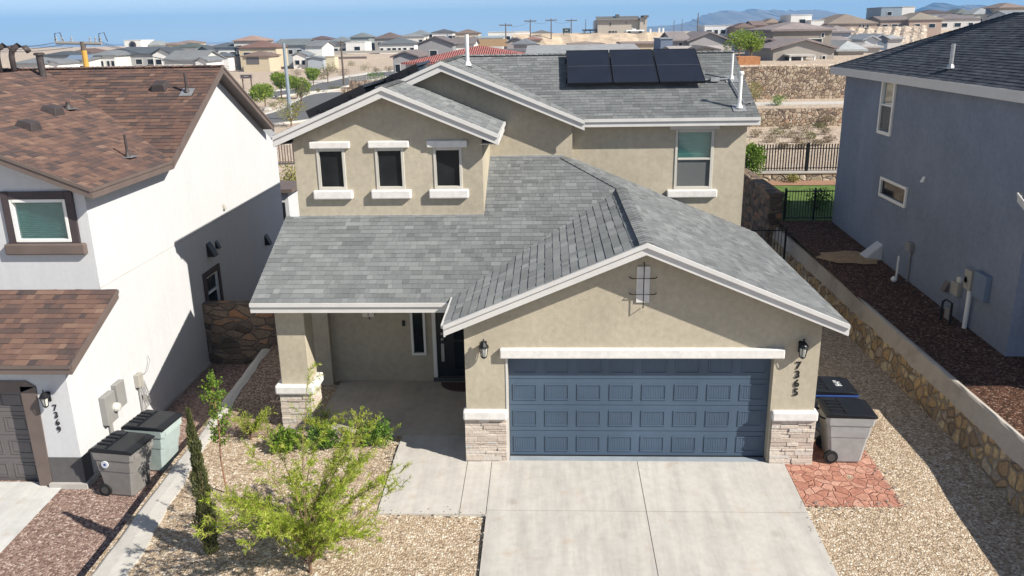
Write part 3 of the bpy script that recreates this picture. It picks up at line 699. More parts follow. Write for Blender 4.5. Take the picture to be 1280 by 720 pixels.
vent_pipe(H, (-3.75, 7.6, zMR(-3.75, 0)), .78, .05, 'pvc', cap=False, n=V((S, 0, 1)))
cb = MB()
for a, b in ((V((2.35, 7.9, 0)), V((3.0, 7.95, 0))), (V((3.0, 7.95, 0)), V((3.12, 6.7, 0)))):
    cb.tube([a+V((0, 0, zMF(0, a.y)+.06)), b+V((0, 0, zMF(0, b.y)+.06))], .022, 6)
cb.box(2.5, 2.72, 7.8, 8.0, zMF(0, 7.9)+.02, zMF(0, 7.9)+.12)
for k in range(9):
    an = k*.75; cb.tube([V((3.2+.12*math.cos(an), 6.75+.1*math.sin(an), zMF(0, 6.7)+.05+.004*k)), V((3.2+.12*math.cos(an+.75), 6.75+.1*math.sin(an+.75), zMF(0, 6.7)+.054+.004*k))], .012, 5)
cb.build('solar_conduit', M['galv'], H)
# --- solar panels on the left slope, seen edge on
sn = V((-S, 0, 1)).normalized(); su = V((1, 0, S)).normalized()
def solar(fr, Wd, Ln, hang, line=True, rails=(.3, 1.08)):
    q = MB(); q.ring(fr, 0, Wd, 0, Ln, .018, -.05, .01); po = q.build('solar_panel', M['panel_frame'], H)
    q = MB(); q.fbox(fr, .0175, Wd-.0175, .0175, Ln-.0175, -.02, .004); q.build('cell_sheet', M['panel'], po)
    if line: q = MB(); q.fbox(fr, .019, Wd-.019, Ln*.5-.009, Ln*.5+.009, .0045, .0065); q.build('centre_line', M['panel_line'], po)
    for b in rails:
        q = MB(); q.fbox(fr, -.03, Wd, b-.02, b+.02, -hang, -.052); q.build('mounting_rail', M['panel_frame'], po)
for x0, y0 in [(-6.85, 3.7), (-6.85, 4.9), (-6.85, 6.1), (-6.85, 7.3), (-5.55, 6.1), (-5.55, 7.3)]:
    b0 = V((x0, y0, zML(x0, 0))) + sn*.19
    class F3(Fr):
        def P(s, a, b, c=0): return b0 + V((0, a, 0)) + su*b + sn*c
    fr = F3((0, 0, 0), (1, 0, 0), (0, -1, 0)); solar(fr, 1.17, 1.38 if x0 < -6 else .85, .19, False, (.3, 1.08) if x0 < -6 else (.2, .65))
    if y0 in (3.7,): q = MB(); q.fbox(fr, 0, .02, 0, 1.38, -.16, -.05); q.build('panel_skirt', M['panel_frame'], H)
    if (x0, y0) == (-5.55, 6.1): q = MB(); q.fbox(fr, 0, .02, 0, .85, -.16, -.05); q.build('panel_skirt', M['panel_frame'], H)
# --- solar panels
pn = V((0, -S, 1)).normalized(); pu = V((0, 1, S)).normalized()
for i in range(3):
    x0 = -1.19 + i*1.175; b0 = V((x0, 7.56, zMF(0, 7.56))) + pn*.2
    class F2(Fr):
        def P(s, a, b, c=0): return b0 + V((a, 0, 0)) + pu*b + pn*c
    solar(F2((0, 0, 0), (1, 0, 0), (0, -1, 0)), 1.15, 1.98, .2, True, (.4, 1.55))
# ================================================================== NEAR GROUND
def sheet(mb, x0, x1, ys, zf, dz=0.0, nx=1):
    for k in range(len(ys)-1):
        for j in range(nx):
            xa, xb = x0+(x1-x0)*j/nx, x0+(x1-x0)*(j+1)/nx
            mb.face([(xa, ys[k], zf(xa, ys[k])+dz), (xb, ys[k], zf(xb, ys[k])+dz), (xb, ys[k+1], zf(xb, ys[k+1])+dz), (xa, ys[k+1], zf(xa, ys[k+1])+dz)])
YS = [-26, -14, -8, -4, -2, 0, 6, 10, 17, 25.2]
rr = random.Random(21)
s = MB()
def bumpy(f, amp):
    c = {}
    def g(x, y):
        return f(y) + amp*(math.sin(x*2.1+y*.7)+math.sin(y*1.7-x*.9)+.6*math.sin(x*4.3+1)*math.sin(y*3.9))
    return g
ys = [-26+.5*k for k in range(104)]
sheet(s, -9.1, 6.45, ys, bumpy(gz, .010), -.012, 30)
struct(s, 'gravel_yard', M['gravel_tan'], 'tan gravel front yard around the driveway of the middle house')
s = MB(); sheet(s, -9.1, -7.28, [.95, 2, 4, 6.2, 12], lambda x, y: gz(y), .018, 3)
struct(s, 'gravel_side_strip', M['gravel_side'], 'brown gravel in the side yards of the middle house')
s = MB(); sheet(s, -34, -9.0, [-26, -8, 0, 6, 12, 25], lambda x, y: zleft(y), 0, 8); struct(s, 'gravel_strip', M['gravel_brown'], 'reddish brown gravel beside the white house')
s = MB(); sheet(s, 6.6, 34, [-26, -8, 0, 3, 8, 13, 15.5], lambda x, y: zright(y), 0, 8); struct(s, 'gravel_side_yard', M['gravel_rust'], 'rust brown gravel between the rock wall and the blue house')
s = MB(); sheet(s, 6.6, 34, [15.5, 18, 22.4], lambda x, y: zright(y), 0, 8); struct(s, 'lawn', M['lawn'], 'small green lawn behind the iron gate')
s = MB(); sheet(s, 6.6, 34, [22.4, 23.55], lambda x, y: zright(y)+.02, 0, 8); struct(s, 'planting_bed', M['mulch'], 'reddish soil bed below the low stone wall')
# driveway, walk, porch slab
dr = MB(); jt = MB()
def gslab(mb, x0, x1, y0, y1, top=.03, n=3):
    ysl = [y0+(y1-y0)*k/n for k in range(n+1)]
    for k in range(n):
        a, b = ysl[k], ysl[k+1]
        q = [(x0, a), (x1, a), (x1, b), (x0, b)]
        mb.solid([(x, y, gz(y)-.06) for x, y in q], [(x, y, gz(y)+top) for x, y in q], caps=(0, 1))
g_ = .006
for xa, xb in ((-2.8+g_, -g_), (g_, 2.78)):
    yy = 0.0
    for yb in (-1.6, -4.6, -7.6, -10.6, -13.6): gslab(dr, xa, xb, yb+g_, yy-g_); yy = yb
struct(dr, 'driveway', M['concrete'], 'pale concrete driveway slabs in front of the blue garage door')
wk = MB(); gslab(wk, -4.72, -3.27-g_, -1.72, 1.04-g_); gslab(wk, -3.27+g_, -2.8-g_, -1.72, -g_); struct(wk, 'walkway', M['walk'], 'concrete walkway from the porch to the driveway')
pc_ = MB(); pc_.box(-6.66, -3.262, 1.05, 3.82, -.15, .03); struct(pc_, 'porch_slab', M['porch'], 'shaded concrete slab under the porch roof')
sheet(jt, -2.81, 2.77, [-14, -8, 0], lambda x, y: gz(y), .002); sheet(jt, -4.7, -2.82, [-1.7, 0, 1.04], lambda x, y: gz(y), .002); struct(jt, 'slab_joints', M['joint'], 'dark joints between the concrete slabs')
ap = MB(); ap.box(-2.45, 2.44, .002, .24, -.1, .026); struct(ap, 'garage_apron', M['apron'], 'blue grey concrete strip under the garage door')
rd = MB(); gslab(rd, 2.80, 4.5, -1.37, .85, .012); struct(rd, 'stamped_pad', M['stamped'], 'red stamped concrete pad beside the garage, under the trash bins')
nd = MB()
def zl2(x, y): return zleft(y)
E1, E2 = onZ(75, 612, -.53).x, -34
sheet(nd, E2, E1, [-26, -8, -.0], zl2, .03, 1); struct(nd, 'neighbor_driveway', M['paleslab'], 'pale concrete driveway of the white house')
pb_ = MB(); rq = random.Random(4)
for k in range(260):
    e = rq.choice(((-4.75, -2.85, -1.72, -1.72), (-2.8, -2.8, -6, -1.8), (2.78, 2.78, -6, -1.4), (-4.72, -4.72, -1.7, 1.0), (4.5, 4.5, -1.3, .8), (2.8, 4.5, -1.37, -1.37)))
    f = rq.random(); x, y = e[0]+(e[1]-e[0])*f + rq.gauss(0, .09), e[2]+(e[3]-e[2])*f + rq.gauss(0, .09); r = rq.uniform(.008, .018); z = gz(y)+.034
    pb_.solid([(x-r, y-r*.7, z-.01), (x+r*.8, y-r, z-.01), (x+r, y+r*.8, z-.01), (x-r*.7, y+r, z-.01)], [(x-r*.5, y-r*.4, z+r*.7), (x+r*.4, y-r*.5, z+r*.8), (x+r*.5, y+r*.4, z+r*.7), (x-r*.4, y+r*.5, z+r*.6)])
struct(pb_, 'stray_pebbles', M['tanbox'], 'pebbles spilled from the tan gravel onto the concrete edges', kind='stuff')
# ------------------------------------------------------------------ boundary walls
def lerp_tab(tab, y):
    for (y0, v0), (y1, v1) in zip(tab, tab[1:]):
        if y <= y1: return v0 + (v1-v0)*(y-y0)/(y1-y0)
    return tab[-1][1]
TL = [(-26, -9.35), (-6, -9.08), (-3.2, -8.98), (.5, -8.97), (4, -9.2), (6.2, -9.3), (13, -9.3)]
TR = [(-26, -8.3), (-6, -8.32), (-3, -8.40), (.7, -8.68), (4, -8.98), (6.2, -9.08), (13, -9.08)]
bw = MB(); rng = random.Random(5); yy = [-26+.35*k for k in range(92)]
prev = None
for y in yy:
    j1, j2 = rng.uniform(-.02, .02), rng.uniform(-.04, .04)
    xl, xr, z = lerp_tab(TL, y)+j1, lerp_tab(TR, y)+j2, gz(y)+.03+rng.uniform(-.008, .008)
    cur = [V((xl, y, z-1.1)), V((xl, y, z-.01)), V((xl+.04, y, z+.01)), V(((xl+xr)/2, y, z+.02)), V((xr, y, z)), V((xr+.02, y, z-.3))]
    if prev:
        for k in range(5): bw.face([prev[k], cur[k], cur[k+1], prev[k+1]])
    prev = cur
tag(bw.build('retaining_wall', M['curb'], origin=(-9, -3, 0)), 'low pale concrete retaining wall between tan gravel and red-brown gravel, on the left', 'wall')
RW = thing('retaining_wall', 'yellowish river rock retaining wall with grey mortar top beside the blue house', 'wall', (6.5, 4, 0))
a_ = MB(); c_ = MB(); prev = None; yy = [-26+.3*k for k in range(145)]
for y in yy:
    o = rng.uniform(-.02, .02); zt = .6 + rng.uniform(-.03, .03)
    cur = [V((6.38+o, y, -1.2)), V((6.40+o, y, -.02)), V((6.46+o*1.3, y, .3)), V((6.50+o, y, zt))]
    cap = [V((6.50+o, y, zt)), V((6.56, y, .8+rng.uniform(-.01, .01))), V((6.60, y, .95)), V((6.64, y, .975+rng.uniform(-.008, .008))), V((6.72, y, .96)), V((6.74, y, .3))]
    if prev:
        for k in range(3): a_.face([prev[0][k], cur[k], cur[k+1], prev[0][k+1]])
        for k in range(5): c_.face([prev[1][k], cap[k], cap[k+1], prev[1][k+1]])
    prev = (cur, cap)
a_.build('stone_face', M['rock_wall'], RW); c_.build('mortar_cap', M['wall_cap'], RW)
# tall rock wall going back from the gate
q = MB(); zt = onY(966, 241, 15.6).z
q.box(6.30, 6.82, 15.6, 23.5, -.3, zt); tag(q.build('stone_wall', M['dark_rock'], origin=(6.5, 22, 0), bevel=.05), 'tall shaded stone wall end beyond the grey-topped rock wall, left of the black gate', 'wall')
q = MB(); zt = onY(254.5, 380, 6.2).z
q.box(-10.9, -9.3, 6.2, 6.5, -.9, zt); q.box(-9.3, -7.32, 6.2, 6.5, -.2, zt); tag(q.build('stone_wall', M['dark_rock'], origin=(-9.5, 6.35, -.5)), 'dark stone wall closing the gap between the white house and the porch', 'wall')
# ================================================================== WHITE HOUSE ON THE LEFT
def onP(x, y, p0, n):
    d = ray(x, y); n = V(n); return CAM + d*((V(p0)-CAM).dot(n)/d.dot(n))
XL = -10.9; YFL = -.11; YUL = 1.57; XO = -10.55
W = thing('house', 'white stucco house with brown shingle roof and dark trim, cropped by the left edge', 'house', (-14, 4, -.55))
iE = onX(215, 203, XO); aP = onX(278, 82, XO); rE = onX(355, 152, XO)
RY, RZ = aP.y, aP.z; EY, EZ = iE.y+.05, 5.19; SB = (RZ-EZ)/(RY-EY); BY = RY + (RZ-EZ)/SB
zB = lambda x, y: RZ - SB*abs(y-RY)
SA = .40; AX = -15.5; zA = lambda x, y: 5.19 + SA*(XO-x)
w_ = MB(); FW0 = FXp(XL)
w_.wall(FW0, [(YFL, .1), (RY+4.9, .1), (RY+4.9, zB(0, RY+4.9)-.16), (RY, RZ-.17), (5.0, zB(0, 5.0)-.16), (YUL, 5.03), (YUL, 3.0), (YFL, 2.0)], [rect(6.6, 7.42, .85, 1.78)], .1)
w_.wall(FY(YUL), [(-20, 2.6), (XL, 2.6), (XL, 5.03), (-13.2, 5.95), (-20, 5.95)], [rect(-12.44, -11.29, 4.06, 4.93)], .1)
w_.wall(FY(YFL), [(-11.56, .1), (XL, .1), (XL, 2.1), (-20, 2.1), (-20, 1.6), (-11.56, 1.6)])
w_.face([(-11.56, YFL, .1), (-11.56, YFL, 1.6), (-11.56, YFL+.3, 1.6), (-11.56, YFL+.3, .1)])
w_.wall(FY(RY+4.9), [(-20, -.9), (XL, -.9), (XL, 5), (-20, 5)])
w_.build('wall', M['white_stucco'], W)
w_ = MB(); w_.box(-11.56, XL+.012, YFL-.012, YFL+.3, -.9, .1); w_.build('wall_base', M['base_stucco'], W)
w_ = MB(); w_.box(XL-.2, XL+.001, YFL+.3, RY+4.9, -.9, .1); w_.build('wall_foot', M['white_stucco'], W)
w_ = MB(); w_.box(-11.6, XL+.07, YFL-.09, YFL+.35, -.9, -.45); w_.box(XL, XL+.05, YFL+.35, RY+4.9, -.9, -.47); w_.build('footing', M['curb'], W)
w_ = MB(); w_.fbox(FW0, YUL, RY+4.9, 3.06, 3.075, -.01, .004); w_.build('control_joint', M['curb'], W)
# garage door with taupe frame
t = MB(); fr = FY(YFL)
for q in ([(-11.83, -.56), (-11.58, -.56), (-11.52, 1.62), (-11.83, 1.62)], [(-20, 1.50), (-11.83, 1.50), (-11.52, 1.62), (-11.7, 1.74), (-20, 1.74)]):
    t.solid([fr.P(a, b, -.3) for a, b in q], [fr.P(a, b, .025) for a, b in q])
t.build('garage_door_frame', M['brown_trim'], W)
gd = MB(); gd.box(-20, -11.8, YFL+.22, YFL+.27, -.56, 1.52); gd = gd.build('garage_door', M['door_brown'], W)
fr = FY(YFL+.22)
for r in range(4):
    s = MB(); z0 = -.55+r*.515; s.fbox(fr, -17, -11.83, z0, z0+.503, 0, .012)
    for c in range(8):
        cx = -12.2-c*.62
        s.ring(fr, cx-.24, cx+.24, z0+.09, z0+.41, .025, .011, .025); s.fbox(fr, cx-.18, cx+.18, z0+.15, z0+.35, .011, .02)
    s.build('door_section', M['door_brown'], gd)
lantern(W, FY(YFL), -11.31, 1.42, .95)
for k, ch in enumerate('7369'): text_mesh('house_number', ch, .175, FY(YFL), -11.225, 1.17-k*.155, .012, M['digits'], W, .012, .014)
# windows
window(W, FY(YUL), -12.44, -11.29, 4.06, 4.93, 'white_vinyl', 'clear_glass', .06, -.02, blind='teal_blind')
t = MB(); t.ring(FY(YUL), -12.60, -11.13, 3.90, 5.09, .16, -.02, .05); t.build('window_trim', M['plum_trim'], W, bevel=.01)
t = MB(); t.fbox(FY(YUL), -12.68, -11.02, 3.80, 4.03, -.02, .12); t.build('window_sill', M['brown_trim'], W, bevel=.03)
window(W, FW0, 6.6, 7.42, .85, 1.78, 'white_vinyl', 'dark_glass', .05, .02, rail=1.3)
t = MB(); t.ring(FW0, 6.45, 7.57, .7, 1.93, .15, -.02, .05); t.build('window_trim', M['plum_trim'], W, bevel=.01)
# dryer / bath vent hoods, spot light
def hood(par, fr, a, b, sc, mat='black_metal', name='wall_vent'):
    o = MB(); q0 = [(-.12, -.16), (.12, -.16), (.12, .14), (-.12, .14)]
    o.solid([fr.P(a+x*sc, b+y*sc, 0) for x, y in q0], [fr.P(a+x*sc*.9, b+y*sc*(1 if y < 0 else .6), .16*sc if y < 0 else .04*sc) for x, y in q0])
    return o.build(name, M[mat], par)
hood(W, FW0, 7.09, 2.47, 1.25); hood(W, FW0, 7.62, 2.46, .7); hood(W, FW0, 11.6, 1.62, 1.1); hood(W, FW0, 8.43, 3.36, .5, 'tanbox')
# meters and cable box
def ubox(par, fr, a0, a1, b0, b1, d, mat, name):
    o = MB(); o.fbox(fr, a0, a1, b0, b1, 0, d); return o.build(name, M[mat], par, bevel=.012)
u = ubox(W, FW0, .80, 1.2, .32, .95, .14, 'greybox', 'electric_meter')
q = MB(); q.lathe(FW0.P(1.12, .6, .14), [(.1, 0), (.1, .05), (.08, .1), (.02, .11)], 14, 'X'); q.build('meter_dial', M['lamp_glass'], u)
q = MB(); q.tube([FW0.P(1.0, -.5, .05), FW0.P(1.0, .33, .05)], .045, 8); q.build('conduit', M['greybox'], u)
ubox(W, FW0, 1.32, 1.66, .45, 1.0, .12, 'greybox', 'breaker_box')
u = ubox(W, FW0, 2.26, 2.46, .52, .82, .12, 'tanbox', 'cable_box')
q = MB()
q.tube([FW0.P(2.36, -.5, .03), FW0.P(2.36, .53, .03)], .018, 6)
rw = random.Random(9)
for k in range(5):
    a = 2.4+.05*k; q.tube([FW0.P(a, .55, .05), FW0.P(a+.08+rw.uniform(-.05, .05), .25, .06), FW0.P(a+.2+rw.uniform(-.1, .1), -.05+.05*k, .08), FW0.P(a+.02, -.12+.07*k, .07), FW0.P(2.45, .3, .06)], .008, 5)
q.tube([FW0.P(2.46, .72, .05), FW0.P(2.75, .72, .08), FW0.P(2.95, .9, .07), FW0.P(2.93, 1.03, .05)], .007, 5)
q.build('cable', M['greybox'], u)
# roofs
ra = random.Random(17)
vy0 = EY
def vlx(y): return XO - (zB(0, y)-5.19)/SA      # valley: zA = zB
PA = [plane_pts(zA, [(XO, 1.22), (XO, EY), (vlx(RY-.6), RY-.6), (AX, RY-.1), (AX, 1.22)])]
PB = [plane_pts(zB, [(XO, EY), (XO, RY), (-18, RY), (-18, 7.6), (vlx(7.6)-.1, 7.6)])]
PB2 = [plane_pts(zB, [(XO, RY), (XO, BY), (-18, BY), (-18, RY)])]
roof('front_roof', 'brown_shingle', W, PA, ra, clump=.45, thick=.013)
roof('main_roof', 'brown_shingle', W, PB, ra, clump=.45, thick=.013, capl=[(V((XO, RY, RZ)), V((-18, RY, RZ)))])
roof('main_roof', 'brown_shingle', W, PB2, ra, clump=.45, thick=.013)
zG = lambda x, y: 3.03 + (y-YUL)*(3.03-2.19)/(YUL+.45)
roof('garage_roof', 'brown_shingle', W, [plane_pts(zG, [(-20, -.45), (XO, -.45), (XO, YUL), (-20, YUL)])], ra, clump=.45, thick=.013)
f = MB()
fascia(f, (XO, EY-.02, EZ), (XO, RY, RZ), (1, 0, 0), .06, .14, .03); fascia(f, (XO, RY, RZ), (XO, BY, EZ), (1, 0, 0), .06, .14, .03)
fascia(f, (XO, 1.22, 5.19), (XO, EY, 5.19), (1, 0, 0), .06, .14, .03); fascia(f, (AX, 1.22, zA(AX, 0)), (XO, 1.22, 5.19), (0, -1, 0), .06, .14, .03)
fascia(f, (-20, -.45, 2.19), (XO, -.45, 2.19), (0, -1, 0), .06, .12, .03); fascia(f, (XO, -.45, 2.19), (XO, YUL, 3.03), (1, 0, 0), .06, .12, .03)
f.build('fascia', M['brown_trim'], W)
f = MB()
for p in (PA[0], PB[0], PB2[0]): slab(f, [q - V((0, 0, .1)) for q in p], 0, .03)
f.build('eave_soffit', M['brown_trim'], W)
def boxvent(par, p, n, mat='pipe_brown'):
    n = V(n).normalized(); s = V((0, 1, 0)) if abs(n.x) > abs(n.y) else V((1, 0, 0)); t_ = n.cross(s)
    if t_.z < 0: t_ = -t_
    o = MB(); b = [(-.2, -.2), (.2, -.2), (.2, .2), (-.2, .2)]
    o.solid([p+s*x+t_*y for x, y in b], [p+s*x*.8+t_*(y*.75+.03)+n*(.17 if y < 0 else .13) for x, y in b])
    return o.build('roof_vent', M[mat], par, bevel=.015)
eA = V((XO, 3, 5.19)); nA = (SA, 0, 1); nB = (0, -SB, 1)
boxvent(W, onP(36, 160, eA, nA), nA); boxvent(W, onP(66, 141, eA, nA), nA); boxvent(W, onP(201, 110, aP, nB), nB)
def bpipe(px, py, plane, top, r, cap=False, name='vent_pipe'):
    b = onP(px, py, plane, nA if plane is eA else nB); h = onY(px, top, b.y).z - b.z
    vent_pipe(W, b, h, r, 'pipe_brown', name, cap, nA if plane is eA else nB)
bpipe(234, 116, aP, 91, .035); bpipe(86, 137, eA, 127, .05); bpipe(160, 197, eA, 168, .03); bpipe(56, 108, aP, 66, .09, True, 'flue_pipe')
for px in (1, 19):
    b = onP(px, 94, aP, nB); q = MB(); top = onY(px, 70, b.y).z
    q.tube([b-V((0, 0, .1)), V((b.x, b.y, top)), V((b.x+.05, b.y, top+.18)), V((b.x+.22, b.y, top+.27)), V((b.x+.42, b.y, top+.22)), V((b.x+.5, b.y, top+.1))], .075, 9)
    q.build('gooseneck_vent', M['pipe_brown'], W, smooth=True)
# ================================================================== BLUE HOUSE ON THE RIGHT
XR = 8.5
B = thing('house', 'slate blue stucco house with dark shingle hip roof, cropped by the right edge', 'house', (14, 8, .8))
FB = FXm(XR)
w_ = MB()
w_.wall(FB, rect(3.34, 15.3, .3, 6.5), [rect(10.97, 12.0, 4.79, 6.47), rect(9.35, 11.3, 2.96, 3.56)], .1)
w_.wall(FY(3.34), rect(XR, 20, .3, 6.5)); w_.wall(FY(15.3), rect(XR, 20, .3, 6.5))
w_.wall(FXm(10.7), rect(.3, 3.34, .3, 3.9)); w_.wall(FY(.3), rect(10.7, 20, .3, 3.9))
w_.build('wall', M['blue_stucco'], B)
window(B, FB, 10.97, 12.0, 4.79, 6.47, 'white_vinyl', 'clear_glass', .1, -.02, blind='blind', rail=5.66, lower=5.64)
window(B, FB, 9.35, 11.3, 2.96, 3.56, 'white_vinyl', 'dark_glass', .09, -.02)
rb = random.Random(23)
zBL = lambda x, y: 6.62 + S*(x-8.1)
ry1 = 15.75-3.9
roof('hip_roof', 'slate_shingle', B, [plane_pts(zBL, [(8.1, 2.95), (8.1, 15.75), (12.0, ry1), (12.0, 6.85)])], rb, thick=.014, capl=[(V((8.1, 15.75, 6.62)), V((12, ry1, zBL(12, 0))))])
roof('hip_roof', 'slate_shingle', B, [plane_pts(lambda x, y: 6.62 + S*(15.75-y), [(8.1, 15.75), (20, 15.75), (16.1, ry1), (12, ry1)]), plane_pts(lambda x, y: 6.62+S*(y-2.95), [(8.1, 2.95), (12, 6.85), (16, 6.85), (20, 2.95)]),
    plane_pts(lambda x, y: 6.62+S*(20-x), [(12.0, ry1), (16.1, ry1), (20, 15.75), (20, 2.95), (16, 6.85), (12, 6.85)][:3]+[(20, 2.95)])], rb, thick=.014, exposure=.3, tabw=.8)
f = MB(); fascia(f, (8.1, 2.95, 6.62), (8.1, 15.75, 6.62), (-1, 0, 0), .06, .16, .03); fascia(f, (8.1, 15.75, 6.62), (20, 15.75, 6.62), (0, 1, 0), .06, .16, .03); fascia(f, (8.1, 2.95, 6.62), (20, 2.95, 6.62), (0, -1, 0), .06, .16, .03)
f.box(8.1, 8.5, 2.98, 15.7, 6.38, 6.4); f.build('fascia', M['trim'], B)
zP = lambda x, y: 4.55 + .417*(y-3.34)
roof('porch_roof', 'slate_shingle', B, [plane_pts(zP, [(8.2, 2.3), (10.5, 2.3), (10.5, 3.34), (8.2, 3.34)])], rb)
f = MB(); fascia(f, (8.2, 2.3, zP(0, 2.3)), (8.2, 3.34, 4.55), (-1, 0, 0), .06, .12, .03); fascia(f, (8.2, 2.3, zP(0, 2.3)), (10.5, 2.3, zP(0, 2.3)), (0, -1, 0), .06, .12, .03); f.build('porch_fascia', M['trim'], B)
zQ = lambda x, y: 4.25 + .35*(y+.15)
roof('garage_roof', 'slate_shingle', B, [plane_pts(zQ, [(10.35, -.15), (20, -.15), (20, 3.34), (10.35, 3.34)])], rb, exposure=.3, tabw=.8)
f = MB(); fascia(f, (10.35, -.15, 4.25), (20, -.15, 4.25), (0, -1, 0), .06, .14, .03); fascia(f, (10.35, -.15, 4.25), (10.35, 3.34, zQ(0, 3.34)), (-1, 0, 0), .06, .14, .03); f.build('garage_fascia', M['trim'], B)
pb = onP(1188, 86, (8.1, 10, 6.62), (-S, 0, 1)); vent_pipe(B, pb, .62, .05, 'galv', cap=False, n=V((-S, 0, 1)))
hood(B, FB, 8.46, 3.95, .5, 'white_vinyl', 'wall_light')
u = ubox(B, FB, 4.98, 5.3, 1.86, 2.34, .16, 'tanbox', 'electric_meter')
q = MB(); q.lathe(FB.P(5.2, 2.08, .16), [(.08, 0), (.08, .05), (.05, .09)], 12, 'X'); q.lathe(FB.P(5.2, 2.08, .25), [(.08, -.09), (.085, -.05), (.06, .0)], 12, 'X'); q.build('meter_dial', M['lamp_glass'], u)
q = MB(); q.tube([FB.P(5.05, .6, .1), FB.P(5.05, 1.88, .1)], .055, 9); q.build('conduit', M['pvc'], u)
ubox(B, FB, 4.35, 4.9, 1.78, 2.4, .14, 'bluebox', 'breaker_box')
ubox(B, FB, 5.6, 5.95, 1.52, 1.84, .12, 'tanbox', 'cable_box')
hood(B, FB, 6.35, 1.58, .9, 'brown_trim', 'wall_vent')
u = ubox(B, FB, 8.5, 8.8, 1.9, 2.15, .13, 'greybox', 'hose_box'); q = MB(); q.tube([FB.P(8.6, .9, .04), FB.P(8.6, 1.92, .04)], .025, 6); q.build('conduit', M['greybox'], u)
# loose things along the blue wall
def gr(px, py): # point on the right hand yard
    y = 5
    for _ in range(6): p = onZ(px, py, zright(y)); y = p.y
    return p
p = gr(1117, 352); t = thing('cleanout_pipe', 'thin white standpipe with a round ball cap at its foot, by the blue wall', 'pipe', p)
q = MB(); q.tube([p+V((.1, .1, -.1)), p+V((.1, .1, .72))], .03, 8); q.build('standpipe', M['pvc'], t)
q = MB(); q.lathe(p+V((0, 0, -.02)), [(.03, 0), (.08, .05), (.09, .1), (.05, .16), (.01, .18)], 10); q.build('ball_cap', M['pvc'], t)
p = gr(1184, 404); t = thing('backflow_frame', 'black bent pipe frame standing on gravel below the cable box', 'pipe frame', p)
q = MB(); q.tube([p+V((-.08, .2, -.1)), p+V((-.08, .2, .5)), p+V((.0, .2, .55)), p+V((.0, -.1, .55)), p+V((-.0, -.12, -.1))], .03, 8); q.build('bent_pipe', M['black_metal'], t)
q = MB(); q.fbox(Fr(p, (0, 1, 0), (-1, 0, 0)), -.08, .16, .1, .4, -.02, .03); q.build('valve_body', M['greybox'], t)
p = gr(1090, 322); q = MB()
q.solid([p+V((x, y, -.02)) for x, y in ((-.35, -.3), (.25, -.3), (.25, .3), (-.35, .3))], [p+V((x, y, z)) for x, y, z in ((-.3, -.22, .08), (.2, -.25, .5), (.2, .25, .5), (-.3, .22, .08))])
tag(q.build('splash_block', M['white_stucco'], origin=p, bevel=.03), 'white wedge shaped splash block against the blue wall', 'splash block')
p = gr(1062, 322); q = MB(); n_ = 18
o_ = [p+V((.95*math.cos(2*PI*k/n_)*(1+.15*math.sin(k*2.2)), .8*math.sin(2*PI*k/n_)*(1+.15*math.cos(k*1.7)), .015)) for k in range(n_)]; i_ = [p+V((.5*math.cos(2*PI*k/n_), .42*math.sin(2*PI*k/n_), .06)) for k in range(n_)]
for k in range(n_): q.face([o_[k], o_[(k+1) % n_], i_[(k+1) % n_], i_[k]])
q.face([x-V((0, 0, .0)) for x in i_]); struct(q, 'soil_patch', M['wood'], 'patch of pale dug sand on the rust gravel by the splash block')
